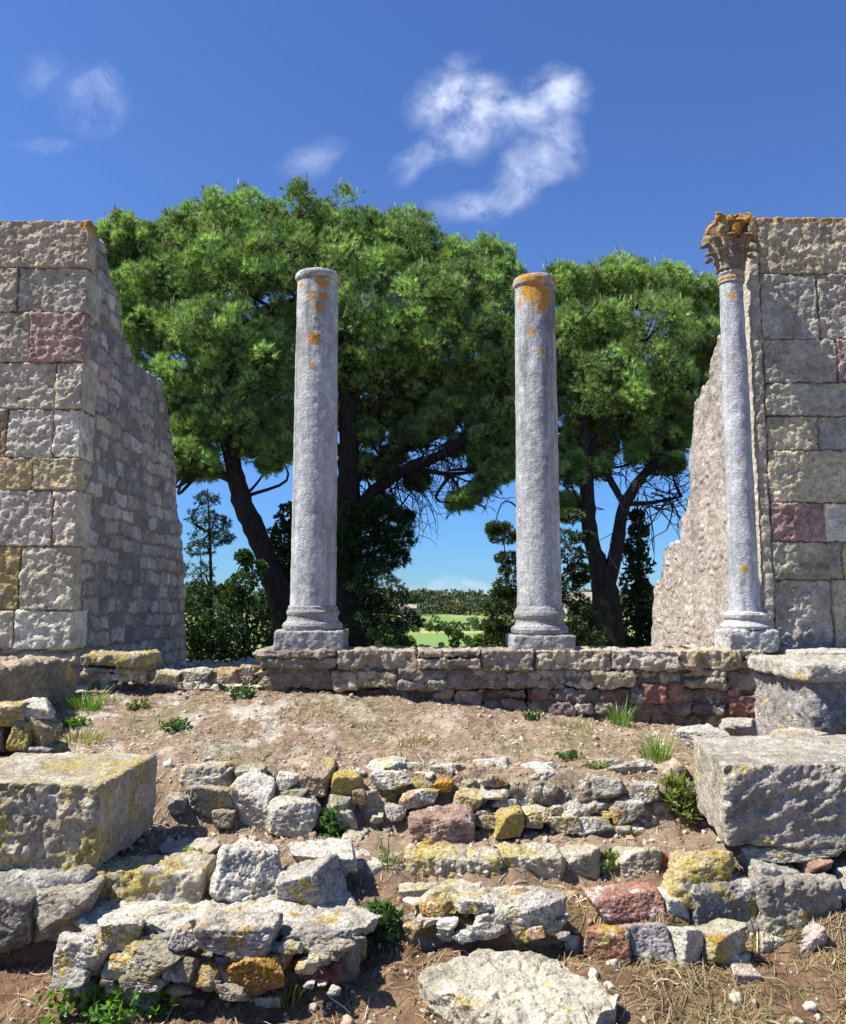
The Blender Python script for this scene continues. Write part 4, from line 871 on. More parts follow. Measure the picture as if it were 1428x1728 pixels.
def straw():
    rng = np.random.RandomState(9); Vs = []; Ts = []
    def lay(N, x0, x1, y0, y1, L0, L1, w, lift, pal):
        x = rng.uniform(x0, x1, N); y = rng.uniform(y0, y1, N)
        keep = fbm(np.stack([x, y, x * 0], 1), 2.0, 3, .5, 90) > rng.uniform(-.5, .35, N); x, y = x[keep], y[keep]; N = len(x)
        a = rng.uniform(0, 2 * math.pi, N); L = rng.uniform(L0, L1, N); bend = rng.uniform(-.6, .6, N); pts = []
        px, py = x.copy(), y.copy()
        for k in range(5):
            q = k / 4; pts.append(np.stack([px, py, H(px, py) + .006 + lift * rng.rand(N) * math.sin(q * math.pi)], 1))
            px = px + np.cos(a + bend * q) * L / 4; py = py + np.sin(a + bend * q) * L / 4
        pts = np.stack(pts, 1); sd = np.stack([-np.sin(a), np.cos(a), .4 * rng.randn(N)], 1) * (w * rng.uniform(.5, 1.2, N))[:, None]
        V = np.stack([pts - sd[:, None], pts + sd[:, None]], 2)       # N,5,2,3
        c = np.asarray(pal)[rng.randint(0, len(pal), N)] * rng.uniform(.75, 1.2, (N, 1))
        Vs.append(V.reshape(-1, 3)); Ts.append(np.repeat(c, 10, 0))
    tan = [(.33, .24, .14), (.42, .33, .21), (.26, .165, .09), (.16, .095, .05), (.5, .42, .3)]
    lay(17000, -2.2, 2.6, 2.75, 4.2, .03, .11, .0016, .012, tan[:4]); lay(2600, .5, 2.6, 2.8, 4.0, .07, .20, .0016, .04, [(.30, .24, .13), (.22, .20, .08), (.36, .29, .17)])
    lay(260, -2.2, 2.6, 2.75, 4.2, .08, .2, .003, .03, [(.60, .52, .38)])
    lay(24000, -2.9, 2.9, 4.3, 7.0, .02, .09, .0017, .010, [(.50, .41, .29), (.36, .25, .16), (.25, .155, .09), (.56, .48, .36), (.22, .14, .085)])
    V = np.concatenate(Vs); T = np.concatenate(Ts); n = len(V) // 10; b = np.arange(n)[:, None] * 10
    f = np.concatenate([b + np.array([[2 * k, 2 * k + 1, 2 * k + 3, 2 * k + 2]]) for k in range(4)])
    o = build('straw_litter', [(V, f, T, 0.0)], M_STRAW, origin=np.zeros(3)); tag(o, None, None, kind='stuff')
straw()

# ------------------------------------------------------------------ weeds
def weed(px, py, wpx, hpx, label, seed, kind='grass', col=(.10, .19, .03), name='weed', n=60):
    g = ground_hit(px, py); d = g[1]; w = wpx / F * d / 2; h = hpx / F * d; rng = np.random.RandomState(seed)
    r = np.sqrt(rng.rand(n)) * w; a = rng.uniform(0, 2 * math.pi, n); bx = g[0] + r * np.cos(a) * .9; by = g[1] + .04 + r * np.sin(a) * .6; bz = H(bx, by)
    base = np.stack([bx, by, bz - .005], 1)
    if kind == 'grass':
        lean = np.stack([np.cos(a), np.sin(a), 0 * a], 1) * (r / w * .5 + .15)[:, None] + rng.randn(n, 3) * .16; hh = h * rng.uniform(.45, 1.1, n); pts = []
        for k in range(5):
            q = k / 4; pts.append(base + (np.array([0, 0, 1]) * q + lean * q ** 1.8)[:] * hh[:, None])
        pts = np.stack(pts, 1); sd = nrm(np.cross(lean + .01, np.array([0, 0, 1.0])) + rng.randn(n, 3) * .4); ww = .0035 * np.array([1, .95, .8, .55, .1])
        V = np.stack([pts - sd[:, None] * ww[None, :, None], pts + sd[:, None] * ww[None, :, None]], 2).reshape(-1, 3); b = np.arange(n)[:, None] * 10
        f = np.concatenate([b + np.array([[2 * k, 2 * k + 1, 2 * k + 3, 2 * k + 2]]) for k in range(4)])
        c = np.asarray(col) * rng.uniform(.6, 1.5, (n, 1)) * np.array([1, 1, 1]); c = c * (1 + np.array([.8, .1, .2]) * (rng.rand(n, 1) < .22)); T = np.repeat(c, 10, 0)
        p = (V, f, T, 0.0)
    else:      # leafy rosette plant
        pos = base + np.stack([rng.randn(n) * w * .25, rng.randn(n) * w * .25, rng.rand(n) * h * .8], 1); di = nrm(np.stack([rng.randn(n), rng.randn(n), rng.uniform(.1, 1.2, n)], 1))
        c = np.asarray(col) * rng.uniform(.6, 1.5, (n, 1)); p = tufts(pos, di, c, 6, max(.03, h * .38), .0085, .5, rng, True)
    o = build(name, [p], M_WEED, origin=np.array([g[0], g[1], H(g[0], g[1])])); tag(o, label, 'weed', 'green weeds among the stones')
G1 = (.125, .26, .030); G2 = (.07, .16, .03); G3 = (.19, .24, .06)
for i, (px, py, w, h, lab, kind, col, n) in enumerate([
    (138, 1200, 62, 34, 'brightest green grass tuft, on the left of the terrace', 'grass', G1, 170), (182, 1188, 44, 14, 'low sparse grass just right of the bright tuft on the left', 'grass', G3, 60),
    (228, 1200, 30, 13, 'tiny faded weed on pale rubble of the terrace', 'leaf', G3, 30), (126, 1228, 36, 16, 'small green weed below the bright tuft on the left', 'leaf', G1, 50), (130, 1256, 90, 24, 'spreading yellowish weeds above the large left block', 'grass', G3, 120),
    (292, 1236, 46, 20, 'dark green weed cushion left of the terrace middle', 'leaf', G2, 70), (404, 1180, 42, 20, 'dark green weed near the left end of the low wall', 'leaf', G2, 60), (428, 1150, 22, 26, 'weed climbing the broken left end of the low wall', 'leaf', G2, 40),
    (1048, 1226, 40, 42, 'upright tuft of bright grass against the low wall', 'grass', G1, 90), (1110, 1288, 50, 44, 'green grass tuft left of the grey block', 'grass', G1, 110), (900, 1218, 34, 16, 'small green weed at the foot of the low wall, right of middle', 'leaf', G2, 45),
    (970, 1230, 90, 14, 'thin spread of grass at the foot of the low wall', 'grass', G3, 90), (962, 1284, 34, 14, 'tiny weed just above the right rubble lump', 'leaf', G2, 40), (560, 1414, 34, 46, 'leafy dark green weed beside the pale lumpy stone', 'leaf', G2, 70),
    (320, 1486, 34, 30, 'weed in the joint of the long yellowish kerb stone', 'leaf', G1, 55), (640, 1600, 48, 52, 'big dark green weed at the right end of the front rubble lump', 'leaf', G2, 90), (655, 1480, 30, 46, 'thin tall weed beside the flat pale kerb stone', 'grass', G1, 26),
    (738, 1568, 50, 30, 'weed at the left foot of the low crusty lump', 'grass', G1, 60), (816, 1488, 34, 16, 'small weed in front of the kerb of yellow stones', 'grass', G1, 36), (1030, 1482, 30, 34, 'weed beside the tiny kerb stone', 'leaf', G3, 40),
    (1152, 1386, 40, 60, 'weeds growing in the corner beside the grey block', 'leaf', G3, 90), (180, 1726, 190, 46, 'large patch of green weeds at the bottom left corner', 'leaf', G1, 170), (490, 1706, 40, 34, 'yellow-green weed in front of the big rubble lump', 'grass', G3, 50),
    (330, 1572, 26, 30, 'small weed growing on top of the big rubble lump', 'leaf', G3, 30), (120, 1562, 36, 50, 'weed between the rounded grey boulder and the big rubble lump', 'leaf', G1, 50), (264, 1140, 26, 18, 'weed in the gap at the foot of the left wall', 'leaf', G1, 30),
    (700, 1258, 60, 18, 'sparse olive weed in the middle of the terrace', 'grass', G3, 40), (1200, 1482, 36, 16, 'moss-like weed under the wedge-shaped kerb stone', 'leaf', G2, 40), (1010, 1300, 40, 14, 'low weed behind the right rubble lump', 'leaf', G3, 30), (1290, 1590, 130, 40, 'dry olive grass below the broad grey block', 'grass', (.13, .14, .045), 70), (930, 1690, 90, 34, 'dry grass in front of the right rubble stones', 'grass', (.22, .18, .08), 40)]):
    weed(px, py, w, h, lab, 2000 + i, kind, col, n=n)

# ------------------------------------------------------------------ trees
rngT = np.random.RandomState(3)
LIGHT = np.array([.36, .55, .20]); MID = np.array([.11, .215, .075]); DEEP = np.array([.020, .045, .014])

def fib(n, rng):
    i = np.arange(n) + .5; ph = np.arccos(1 - 2 * i / n); th = math.pi * (1 + 5 ** .5) * i + rng.uniform(0, 6.28)
    return np.stack([np.cos(th) * np.sin(ph), np.sin(th) * np.sin(ph), np.cos(ph)], 1)

def pine_crown(lobes, rng, dens=1.0, needle=.140, warm=0.0):
    """foliage in pads: lobe > clump > tuft > needles"""
    P = []; D = []; Cc = []; cand = []
    for (c, r) in lobes:
        nc = int(24 * dens); dirs = fib(nc, rng); dirs = nrm(dirs + rng.randn(nc, 3) * .22)
        keep = (dirs[:, 2] > -.62) | (rng.rand(nc) < .4); dirs = dirs[keep]; nc = len(dirs)
        cc = c + dirs * r * np.array([1, 1, .8]) * rng.uniform(.62, 1.08, (nc, 1)); cr = r * rng.uniform(.27, .47, nc)
        shade = rng.uniform(.42, 1.4, nc)
        nt = 50
        td = nrm(rng.randn(nc, nt, 3) + np.array([0, 0, .55]) + dirs[:, None] * .6)
        tp = cc[:, None] + td * cr[:, None, None] * rng.uniform(.35, 1.0, (nc, nt, 1))
        gd = nrm(td + np.array([0, 0, .7]) + .35 * rng.randn(nc, nt, 3))
        mixv = np.clip(rng.uniform(0, 1, (nc, nt, 1)), 0, 1)
        col = (MID * (1 - mixv) + LIGHT * mixv) * shade[:, None, None] * (1 + np.array([.25, .05, -.1]) * warm)
        P.append(tp.reshape(-1, 3)); D.append(gd.reshape(-1, 3)); Cc.append(col.reshape(-1, 3))
        up = dirs[:, 2] > .35
        cand.append((cc[up] + np.array([0, 0, 1]) * cr[up][:, None] * .9))
        # needles within, coloured darker to stand for the shade inside the crown
        k = int(70 * dens); P.append(c + rng.randn(k, 3) * r * .42); D.append(nrm(rng.randn(k, 3))); Cc.append(np.tile(MID * .7, (k, 1)))
    P = np.concatenate(P); D = np.concatenate(D); Cc = np.concatenate(Cc)
    brown = rng.rand(len(Cc)) < .03; Cc[brown] = np.array([.20, .13, .06]) * rng.uniform(.6, 1.2, (brown.sum(), 1)); V = tufts(P, D, Cc, 12, needle, .0060, .38, rng); cand = np.concatenate(cand)
    return V, cand

def candles(pts, rng, frac=.5, h=.15):
    k = (rng.rand(len(pts)) < frac) & (pts[:, 2] > np.percentile(pts[:, 2], 45)); pts = np.repeat(pts[k], 3, 0) + rng.randn(k.sum() * 3, 3) * np.array([.12, .12, .05])
    up = nrm(np.tile([0, 0, 1.0], (len(pts), 1)) + .12 * rng.randn(len(pts), 3)); c = np.tile(np.array([.46, .42, .22]), (len(pts), 1)) * rng.uniform(.7, 1.2, (len(pts), 1))
    return tufts(pts, up, c, 3, h, .020, .05, rng)

def limbs(spec, nth=10):
    return [tube([at(*p[:3]) for p in l], [p[3] / F * p[2] / 2 for p in l], nth, 5 + i, 5, .07, (.040, .031, .027)) for i, l in enumerate(spec)]  # bark tint darkened to stand for the shade under the crowns

def twigs(starts, targets, rng, r0=.045, r1=.012, sag=.3, tint=(.035, .028, .024)):
    out = []
    for tgt in targets:
        s = starts[np.argmin(np.linalg.norm((starts - tgt) * np.array([1, 1, 1.3]) + np.array([0, 0, .6]), axis=1))]
        m = (s + tgt) / 2 + rng.randn(3) * .25 + np.array([0, 0, -sag * .5]); out.append(tube([s, m, tgt], [r0, (r0 + r1) / 2, r1], 5, rng.randint(9999), 4, .05, tint))
    return out

def sprigs(pts, rng, n, L, r=.008, droop=-.2, tint=(.035, .028, .024)):
    """bare forked twigs"""
    out = []
    for _ in range(n):
        p = pts[rng.randint(len(pts))] + rng.randn(3) * .1; d = nrm(rng.randn(3) * np.array([1, .6, .7]) + np.array([.25, 0, droop])); l = L * rng.uniform(.5, 1.2); q = [p]
        for k in range(4): d = nrm(d + rng.randn(3) * .35 + np.array([0, 0, droop * .4])); q.append(q[-1] + d * l / 4)
        out.append(tube(q, [r * 1.6, r * 1.3, r, r * .8, r * .5], 4, 0, 2, 0, tint))
        for j in (1, 2, 3):
            d2 = nrm(d + rng.randn(3) * .8); out.append(tube([q[j], q[j] + d2 * l * .2, q[j] + d2 * l * .36 + np.array([0, 0, droop * .1 * l])], [r, r * .7, r * .4], 3, 0, 1, 0, tint))
    return out

def lobe_list(tab, rng, back=True):
    out = []
    for (px, py, d, rp) in tab:
        r = rp / F * d * rng.uniform(.82, 1.15); out.append((at(px + rng.uniform(-11, 11), py + rng.uniform(-9, 9), d + rng.uniform(-.3, .3)), r))
        if back:
            for q in (1.5, 3.0):
                if rng.rand() < .85:
                    dd = d + q; out.append((at(px + rng.uniform(-25, 25), py + rng.uniform(-5, 25), dd), r * rng.uniform(.8, 1.0)))
    return out

def make_pine(label, base, limb_spec, lobes, rng, dens=1.0, warm=0., cand_f=.45, extra=None, name='pine_tree', tops=None):
    t = root(name, base); tag(t, label, 'tree', 'umbrella pines behind the wall')
    L = limbs(limb_spec); starts = np.concatenate([np.array([at(*p[:3]) for p in l][1:]) for l in limb_spec])
    br = twigs(starts, [c for c, r in lobes], rng)
    for c, r in lobes[::1]:
        br += twigs(np.array([c]), [c + nrm(rng.randn(3)) * r * .7 for _ in range(3)], rng, .016, .006, .05)
    build('trunk', L, M_BARK, parent=t); build('branches', br + (extra or []), M_BARK, parent=t)
    cr, cd = pine_crown(lobes, rng, dens, warm=warm); crown = build('crown', [cr], M_LEAF, parent=t, smooth=False)
    if cand_f: build('candle_shoots', [candles(cd, rng, cand_f)], M_STRAW, parent=crown, smooth=False)
    return t

rg = np.random.RandomState(21)
# left leaning pine
tabA = [(215, 400, 17.4, 44), (208, 450, 17.2, 40), (225, 545, 16.8, 40), (262, 640, 16.6, 38), (285, 700, 16.6, 38), (300, 745, 16.8, 30), (232, 420, 17.0, 52), (300, 400, 17.4, 58), (370, 385, 17.6, 58), (222, 490, 16.6, 46), (290, 480, 16.2, 58), (365, 470, 16.2, 62), (440, 460, 16.4, 60), (262, 560, 16.4, 50), (335, 560, 15.8, 60), (410, 560, 15.9, 60), (455, 620, 16.0, 56),
        (320, 640, 15.9, 52), (385, 650, 15.8, 58), (330, 715, 16.1, 44), (395, 720, 16.2, 44), (450, 715, 16.5, 46), (315, 765, 16.4, 30)]
limA = [[(484, 1100, 16.6, 48), (474, 1020, 16.6, 42), (452, 950, 16.6, 38), (428, 890, 16.6, 36), (408, 840, 16.6, 34), (392, 780, 16.6, 28), (372, 700, 16.6, 22), (350, 600, 16.7, 18), (340, 500, 16.9, 12)],
        [(402, 815, 16.6, 18), (370, 800, 16.5, 15), (335, 800, 16.4, 12), (300, 780, 16.3, 8)], [(392, 780, 16.6, 20), (420, 720, 16.8, 15), (450, 640, 17, 12), (460, 520, 17.2, 8)], [(372, 700, 16.6, 14), (320, 660, 16.4, 11), (270, 580, 16.4, 8), (240, 480, 16.6, 6)]]
make_pine('leaning pine with slanting trunk, left of the left column', at(484, 1100, 16.6), limA, lobe_list(tabA, rg) + [(at(px_, py_, 16.5), rr_ / F * 16.5) for (px_, py_, rr_) in [(470, 762, 26), (348, 796, 20), (425, 755, 28), (310, 800, 16), (455, 785, 16)]], rg, 1.0)
# central pine
tabB = [(430, 379, 18.4, 54), (500, 372, 18.6, 56), (570, 384, 18.6, 52), (630, 399, 18.6, 52), (690, 414, 18.6, 52), (750, 444, 18.6, 50), (815, 449, 18.6, 48), (850, 476, 18.6, 40), (480, 444, 17.6, 60), (560, 456, 17.4, 62), (640, 466, 17.4, 62), (720, 496, 17.4, 60), (790, 506, 17.4, 58), (842, 551, 17.6, 52),
        (500, 540, 17.4, 60), (600, 545, 17.0, 62), (680, 560, 17.0, 62), (755, 580, 17.2, 58), (820, 620, 17.6, 52), (850, 690, 17.8, 46), (600, 620, 17.6, 46), (470, 640, 17.8, 50), (650, 630, 17.8, 50), (835, 745, 17.9, 40), (720, 640, 18.2, 48), (780, 665, 18.2, 46), (480, 720, 18.0, 40), (620, 690, 18.4, 36), (655, 700, 17.9, 34), (845, 790, 17.8, 28), (820, 765, 17.8, 26), (700, 690, 18.6, 30)]
limB = [[(592, 1110, 17.6, 62), (592, 1020, 17.6, 52), (590, 940, 17.6, 48), (588, 860, 17.6, 44), (590, 780, 17.6, 38), (586, 690, 17.6, 30), (570, 580, 17.7, 22), (540, 460, 18.0, 12)],
        [(590, 880, 17.6, 24), (630, 830, 17.5, 21), (690, 790, 17.4, 19), (740, 770, 17.4, 17), (790, 735, 17.4, 14), (835, 680, 17.5, 11), (860, 600, 17.6, 7)],
        [(590, 820, 17.6, 18), (650, 770, 17.7, 14), (720, 745, 17.8, 12), (790, 700, 17.9, 8)], [(588, 760, 17.6, 20), (640, 680, 17.7, 15), (690, 580, 17.8, 11), (720, 480, 18, 7)], [(588, 780, 17.6, 16), (540, 720, 17.8, 12), (490, 660, 18, 9), (440, 600, 18.2, 6)],
        [(690, 790, 17.4, 9), (760, 800, 17.3, 7), (810, 790, 17.3, 5), (840, 760, 17.4, 3)], [(586, 690, 17.6, 15), (650, 600, 17.4, 10), (760, 520, 17.4, 7)]]
sp_pts = np.array([at(p[0] + q[0], p[1] + q[1], p[2]) for p in [(690, 790, 17.4), (740, 770, 17.4), (650, 770, 17.7), (720, 745, 17.8), (790, 735, 17.4), (630, 830, 17.5), (660, 700, 17.8), (760, 800, 17.3)] for q in [(0, 0), (14, -8), (-12, 6)]])
ex = sprigs(sp_pts, rg, 150, 1.1, .009, -.15) + sprigs(np.array([at(790, 842, 17.2), at(815, 822, 17.3), at(780, 815, 17.3)]), rg, 30, .6, .008, -.1) + sprigs(np.array([at(640, 780, 17.5), at(690, 790, 17.4), at(655, 840, 17.5), at(670, 810, 17.4)]), rg, 40, 1.3, .008, -.7)
make_pine('tallest and broadest pine, its dark trunk just right of the left column', at(592, 1110, 17.6), limB, lobe_list(tabB, rg) + [(at(px_, py_, 17.6 + .02 * k_), rr_ / F * 17.6) for k_, (px_, py_, rr_) in enumerate([(622, 735, 22), (650, 800, 20), (690, 735, 26), (740, 715, 28), (705, 815, 16), (775, 755, 20), (640, 850, 20), (665, 770, 16), (610, 790, 22), (760, 690, 30), (815, 720, 30), (560, 700, 30), (475, 755, 26)])] + [(at(790, 842, 17.2), .20), (at(815, 822, 17.3), .20), (at(770, 850, 17.2), .14), (at(828, 800, 17.3), .24), (at(845, 780, 17.4), .28)] , rg, 1.0, extra=ex)
# right pine
tabC = [(955, 480, 18.0, 36), (1010, 490, 18.4, 46), (1065, 482, 18.4, 44), (1120, 485, 18.4, 46), (1175, 505, 18.6, 44), (1205, 530, 18.8, 34), (965, 560, 17.6, 52), (1030, 560, 17.4, 56), (1100, 560, 17.4, 56), (1165, 570, 17.8, 50), (1195, 610, 18.2, 38), (975, 640, 17.6, 52), (1045, 640, 17.2, 58), (1120, 640, 17.4, 54), (1165, 660, 17.8, 40),
        (985, 705, 17.7, 46), (1060, 705, 17.5, 50), (1130, 705, 17.8, 42), (960, 745, 18.0, 36), (1020, 740, 18, 36), (1100, 740, 18.0, 34), (905, 560, 18.6, 40), (915, 650, 18.6, 40)]
limC = [[(1028, 1110, 17.4, 58), (1026, 1050, 17.4, 48), (1018, 985, 17.4, 42), (1002, 930, 17.4, 28), (992, 860, 17.4, 25), (990, 780, 17.4, 22), (985, 690, 17.5, 16), (975, 580, 17.7, 9)],
        [(1020, 1000, 17.4, 34), (1040, 930, 17.4, 22), (1052, 860, 17.4, 20), (1080, 810, 17.4, 17), (1120, 760, 17.5, 13), (1150, 680, 17.7, 8)], [(992, 800, 17.4, 14), (960, 770, 17.4, 10), (930, 740, 17.5, 7)], [(1052, 850, 17.4, 12), (1030, 810, 17.4, 11), (1010, 780, 17.4, 9)],
        [(1060, 850, 17.4, 10), (1100, 848, 17.4, 7), (1150, 838, 17.5, 4)], [(990, 780, 17.4, 13), (1030, 700, 17.4, 10), (1070, 600, 17.5, 7)]]
spc = np.array([at(1080, 810, 17.4), at(1100, 790, 17.4), at(1120, 760, 17.5), at(1100, 848, 17.4), at(1140, 840, 17.5), at(1060, 790, 17.4), at(1020, 780, 17.4)])
ex = sprigs(spc, rg, 70, 1.1, .008, -.1) + sprigs(np.array([at(1085, 840, 17.4), at(1130, 840, 17.4)]), rg, 10, 2.0, .010, -.8)
make_pine('pine with a forked trunk, between the right column and the slender column', at(1028, 1110, 17.4), limC, lobe_list(tabC, rg) + [(at(px_, py_, 17.5), rr_ / F * 17.5) for (px_, py_, rr_) in [(1012, 788, 20), (960, 800, 24), (1132, 785, 18), (1150, 735, 24), (955, 850, 18), (1085, 765, 22), (975, 780, 22), (1160, 690, 26)]], rg, 1.0, warm=.2, extra=ex)

# conifers and shrubs behind the wall
def leafy(name, label, cat, px, pyb, d, spec, col, rng, leafL=.10, leafw=.022, spread=.6, dens=1.0, trunk=None, group=None, K=8, mat=None, feather=False):
    """a shrub or small tree from foliage pads given as (px, py, r_px[, squash])"""
    b = at(px, pyb, d); t = root(name, b); tag(t, label, cat, group)
    P = []; D = []; C = []; br = []
    if trunk: br += limbs([trunk], 8)
    if feather: leafL *= .80; leafw *= .34; dens *= 2.0; K = 11; spread *= .8
    else: leafL *= .72; leafw *= .74; dens *= 1.75
    bpts = np.array([at(*p[:3]) for p in trunk]) if trunk else np.array([b])
    for (x, y, r) in spec:
        c = at(x, y, d + rng.uniform(-.3, .3)); R_ = r / F * d; n = int(150 * dens * max(.5, (R_ / .5) ** 2)); v = nrm(rng.randn(n, 3)); rad = R_ * rng.uniform(.35, 1.0, (n, 1)) ** .7
        P.append(c + v * rad * (np.array([1.5, 1.3, .74]) if feather else np.array([1, 1, .85])) + (np.array([0, 0, -.16]) * (rad / R_) ** 2 * R_ if feather else 0)); D.append(nrm(v * np.array([1.3, 1.3, .25]) + np.array([0, 0, .05])) if feather else nrm(v + np.array([0, 0, .5]))); C.append(np.asarray(col) * rng.uniform(.55, 1.35, (n, 1)))
        br += twigs(bpts, [c], rng, .022, .008, .1)
    build('foliage', [tufts(np.concatenate(P), np.concatenate(D), np.concatenate(C), K, leafL, leafw, spread, rng, True)], mat or M_SHRUB, parent=t, smooth=False)
    build('trunk' if trunk else 'stems', br, M_BARK, parent=t)
rs = np.random.RandomState(55)
DK = (.035, .072, .022); DB = (.030, .060, .032); OL = (.075, .11, .035); GL = (.12, .20, .05)
leafy('young_tree', 'thin sparse young tree in front of the sky, beside the broken left wall', 'tree', 350, 1110, 15.5, [(350, 840, 14), (342, 870, 20), (362, 880, 18), (352, 905, 24), (338, 925, 16), (375, 905, 14), (330, 960, 22), (322, 1000, 26), (345, 990, 18)], DB, rs, .11, .020, .7, .55, [(352, 1110, 15.5, 8), (356, 1000, 15.5, 6), (354, 900, 15.5, 4), (350, 825, 15.5, 2)], feather=True)
leafy('shrub', 'dark dense shrub filling the gap beside the broken left wall', 'shrub', 330, 1115, 14.5, [(325, 1060, 42), (350, 1080, 45), (330, 1010, 30), (375, 1060, 40), (400, 1090, 40), (320, 1100, 40), (365, 1110, 40)], DK, rs, .09, .02, .7, 1.5)
leafy('shrub', 'green leafy shrub in front of the slanting pine trunk', 'shrub', 430, 1115, 15, [(410, 985, 26), (430, 960, 22), (395, 1010, 26), (420, 1030, 36), (450, 1060, 36), (430, 1090, 36), (390, 1060, 34), (470, 1095, 30), (412, 940, 14), (380, 1000, 16)], (.05, .10, .028), rs, .09, .022, .7, 1.3)
leafy('cypress', 'dark rounded cypress just behind the left column', 'tree', 485, 1115, 19, [(492, 870, 26), (482, 910, 34), (495, 950, 38), (480, 980, 36), (500, 1020, 38), (480, 1060, 36), (492, 1095, 36)], (.045, .075, .022), rs, .13, .03, .5, 1.5, [(490, 1115, 19, 16), (490, 950, 19, 10), (492, 850, 19, 3)])
leafy('shrub', 'dark mass of foliage on the trunk right of the left column', 'shrub', 620, 1115, 17.0, [(615, 900, 40), (650, 880, 34), (630, 930, 42), (665, 905, 26), (600, 950, 34), (640, 860, 26), (610, 860, 26), (680, 870, 14), (655, 940, 26), (590, 910, 24)], DK, rs, .13, .026, .7, 1.5, [(600, 1115, 17, 10), (612, 1000, 17, 8), (625, 900, 17, 4)], feather=True)
leafy('conifer', 'small layered conifer with a thin straight trunk, right of the left column', 'tree', 626, 1115, 16.0, [(628, 960, 20), (645, 985, 24), (612, 985, 18), (655, 1010, 28), (620, 1015, 22), (665, 1040, 28), (640, 1040, 26), (690, 1050, 18), (610, 1050, 20), (655, 1065, 22)], DB, rs, .12, .022, .6, .9, [(626, 1115, 16, 9), (625, 1030, 16, 8), (627, 940, 16, 3)], feather=True)
leafy('bush', 'sunlit pale green bushes low behind the wall, right of the left column', 'shrub', 640, 1110, 24, [(615, 1075, 26), (650, 1085, 26), (685, 1090, 18), (620, 1050, 18), (660, 1075, 20), (600, 1090, 22)], GL, rs, .16, .04, .7, 1.2)
leafy('juniper', 'ragged juniper spreading on both sides of the right column', 'tree', 900, 1115, 15.0, [(842, 888, 13), (850, 905, 16), (832, 893, 8), (858, 940, 14), (866, 960, 16), (860, 985, 18), (848, 1000, 14), (862, 1010, 22), (838, 1022, 15), (850, 1045, 24), (832, 1055, 14), (845, 1070, 18), (960, 870, 16), (955, 905, 18), (965, 935, 20), (975, 960, 15), (958, 985, 16), (980, 975, 10), (965, 1010, 18), (985, 1030, 16), (955, 1050, 24), (990, 905, 9), (900, 900, 24), (905, 960, 26), (905, 1020, 28), (985, 1075, 24)], (.055, .085, .025), rs, .10, .022, .55, 1.1, [(905, 1115, 15, 16), (905, 1000, 15, 11), (900, 880, 15, 4)], feather=True)
leafy('cypress', 'slim dark cypress between the forked pine and the right wall', 'tree', 1078, 1115, 18.5, [(1074, 870, 10), (1078, 895, 16), (1072, 925, 20), (1080, 955, 24), (1070, 985, 24), (1084, 1000, 22), (1076, 1030, 30), (1090, 1050, 22), (1070, 1070, 34), (1095, 1085, 26)], (.04, .075, .025), rs, .12, .026, .5, 1.3, [(1078, 1115, 18.5, 14), (1078, 960, 18.5, 8), (1076, 860, 18.5, 2)])
leafy('bush', 'leafy bushes low behind the wall, at the foot of the forked pine', 'shrub', 990, 1112, 22, [(975, 1085, 22), (1000, 1075, 22), (960, 1070, 20), (1010, 1092, 20), (1050, 1090, 24), (985, 1050, 16)], (.09, .15, .045), rs, .15, .04, .7, 1.2)
leafy('bush', 'pale bushes low behind the wall, left of the right column', 'shrub', 830, 1108, 34, [(840, 1078, 22), (815, 1086, 16), (862, 1085, 20), (800, 1092, 10)], GL, rs, .22, .06, .7, 1.2)

# far field trees, hedge, wood and houses
def far_tree(px, py, d, rp, col, rng, n=60):
    c = at(px, py, d); r = rp / F * d; v = nrm(rng.randn(n, 3)); 
    return tufts(c + v * r * rng.uniform(.5, 1, (n, 1)) * np.array([1.1, 1, .9]), nrm(v + np.array([0, 0, .6])), np.asarray(col) * rng.uniform(.6, 1.4, (n, 1)), 5, r * .5, r * .16, .8, rng, True)
rf = np.random.RandomState(88)
for i, (px, py, d, rp, col, lab) in enumerate([(738, 1060, 170, 6, DK, 'small dark field tree left of the meadow middle'), (757, 1066, 150, 7, DK, 'round dark field tree in the meadow middle'), (772, 1072, 140, 9, (.07, .09, .04), 'tallest brownish field tree in the meadow'),
                                          (767, 1085, 120, 8, (.03, .05, .02), 'very dark bush low in the meadow by the wall top'), (726, 1058, 180, 6, (.10, .14, .05), 'pale field tree near the small house'), (788, 1080, 130, 7, (.10, .14, .05), 'pale field bush right of the brownish tree'), (803, 1085, 118, 7, DK, 'dark field bush left of the juniper'), (745, 1088, 120, 4, DK, 'tiny dark bush low left in the meadow')]):
    t = root('field_tree', at(px, py + rp, d)); tag(t, lab, 'tree', 'trees dotted over the far meadow')
    build('crown', [far_tree(px, py, d, rp, col, rf, 90)], M_FAR, parent=t, smooth=False)
    build('trunk', [tube([at(px, py + rp * 1.6, d), at(px, py, d)], [rp / F * d * .16, rp / F * d * .08], 6, 1, 1, 0)], M_BARK, parent=t)
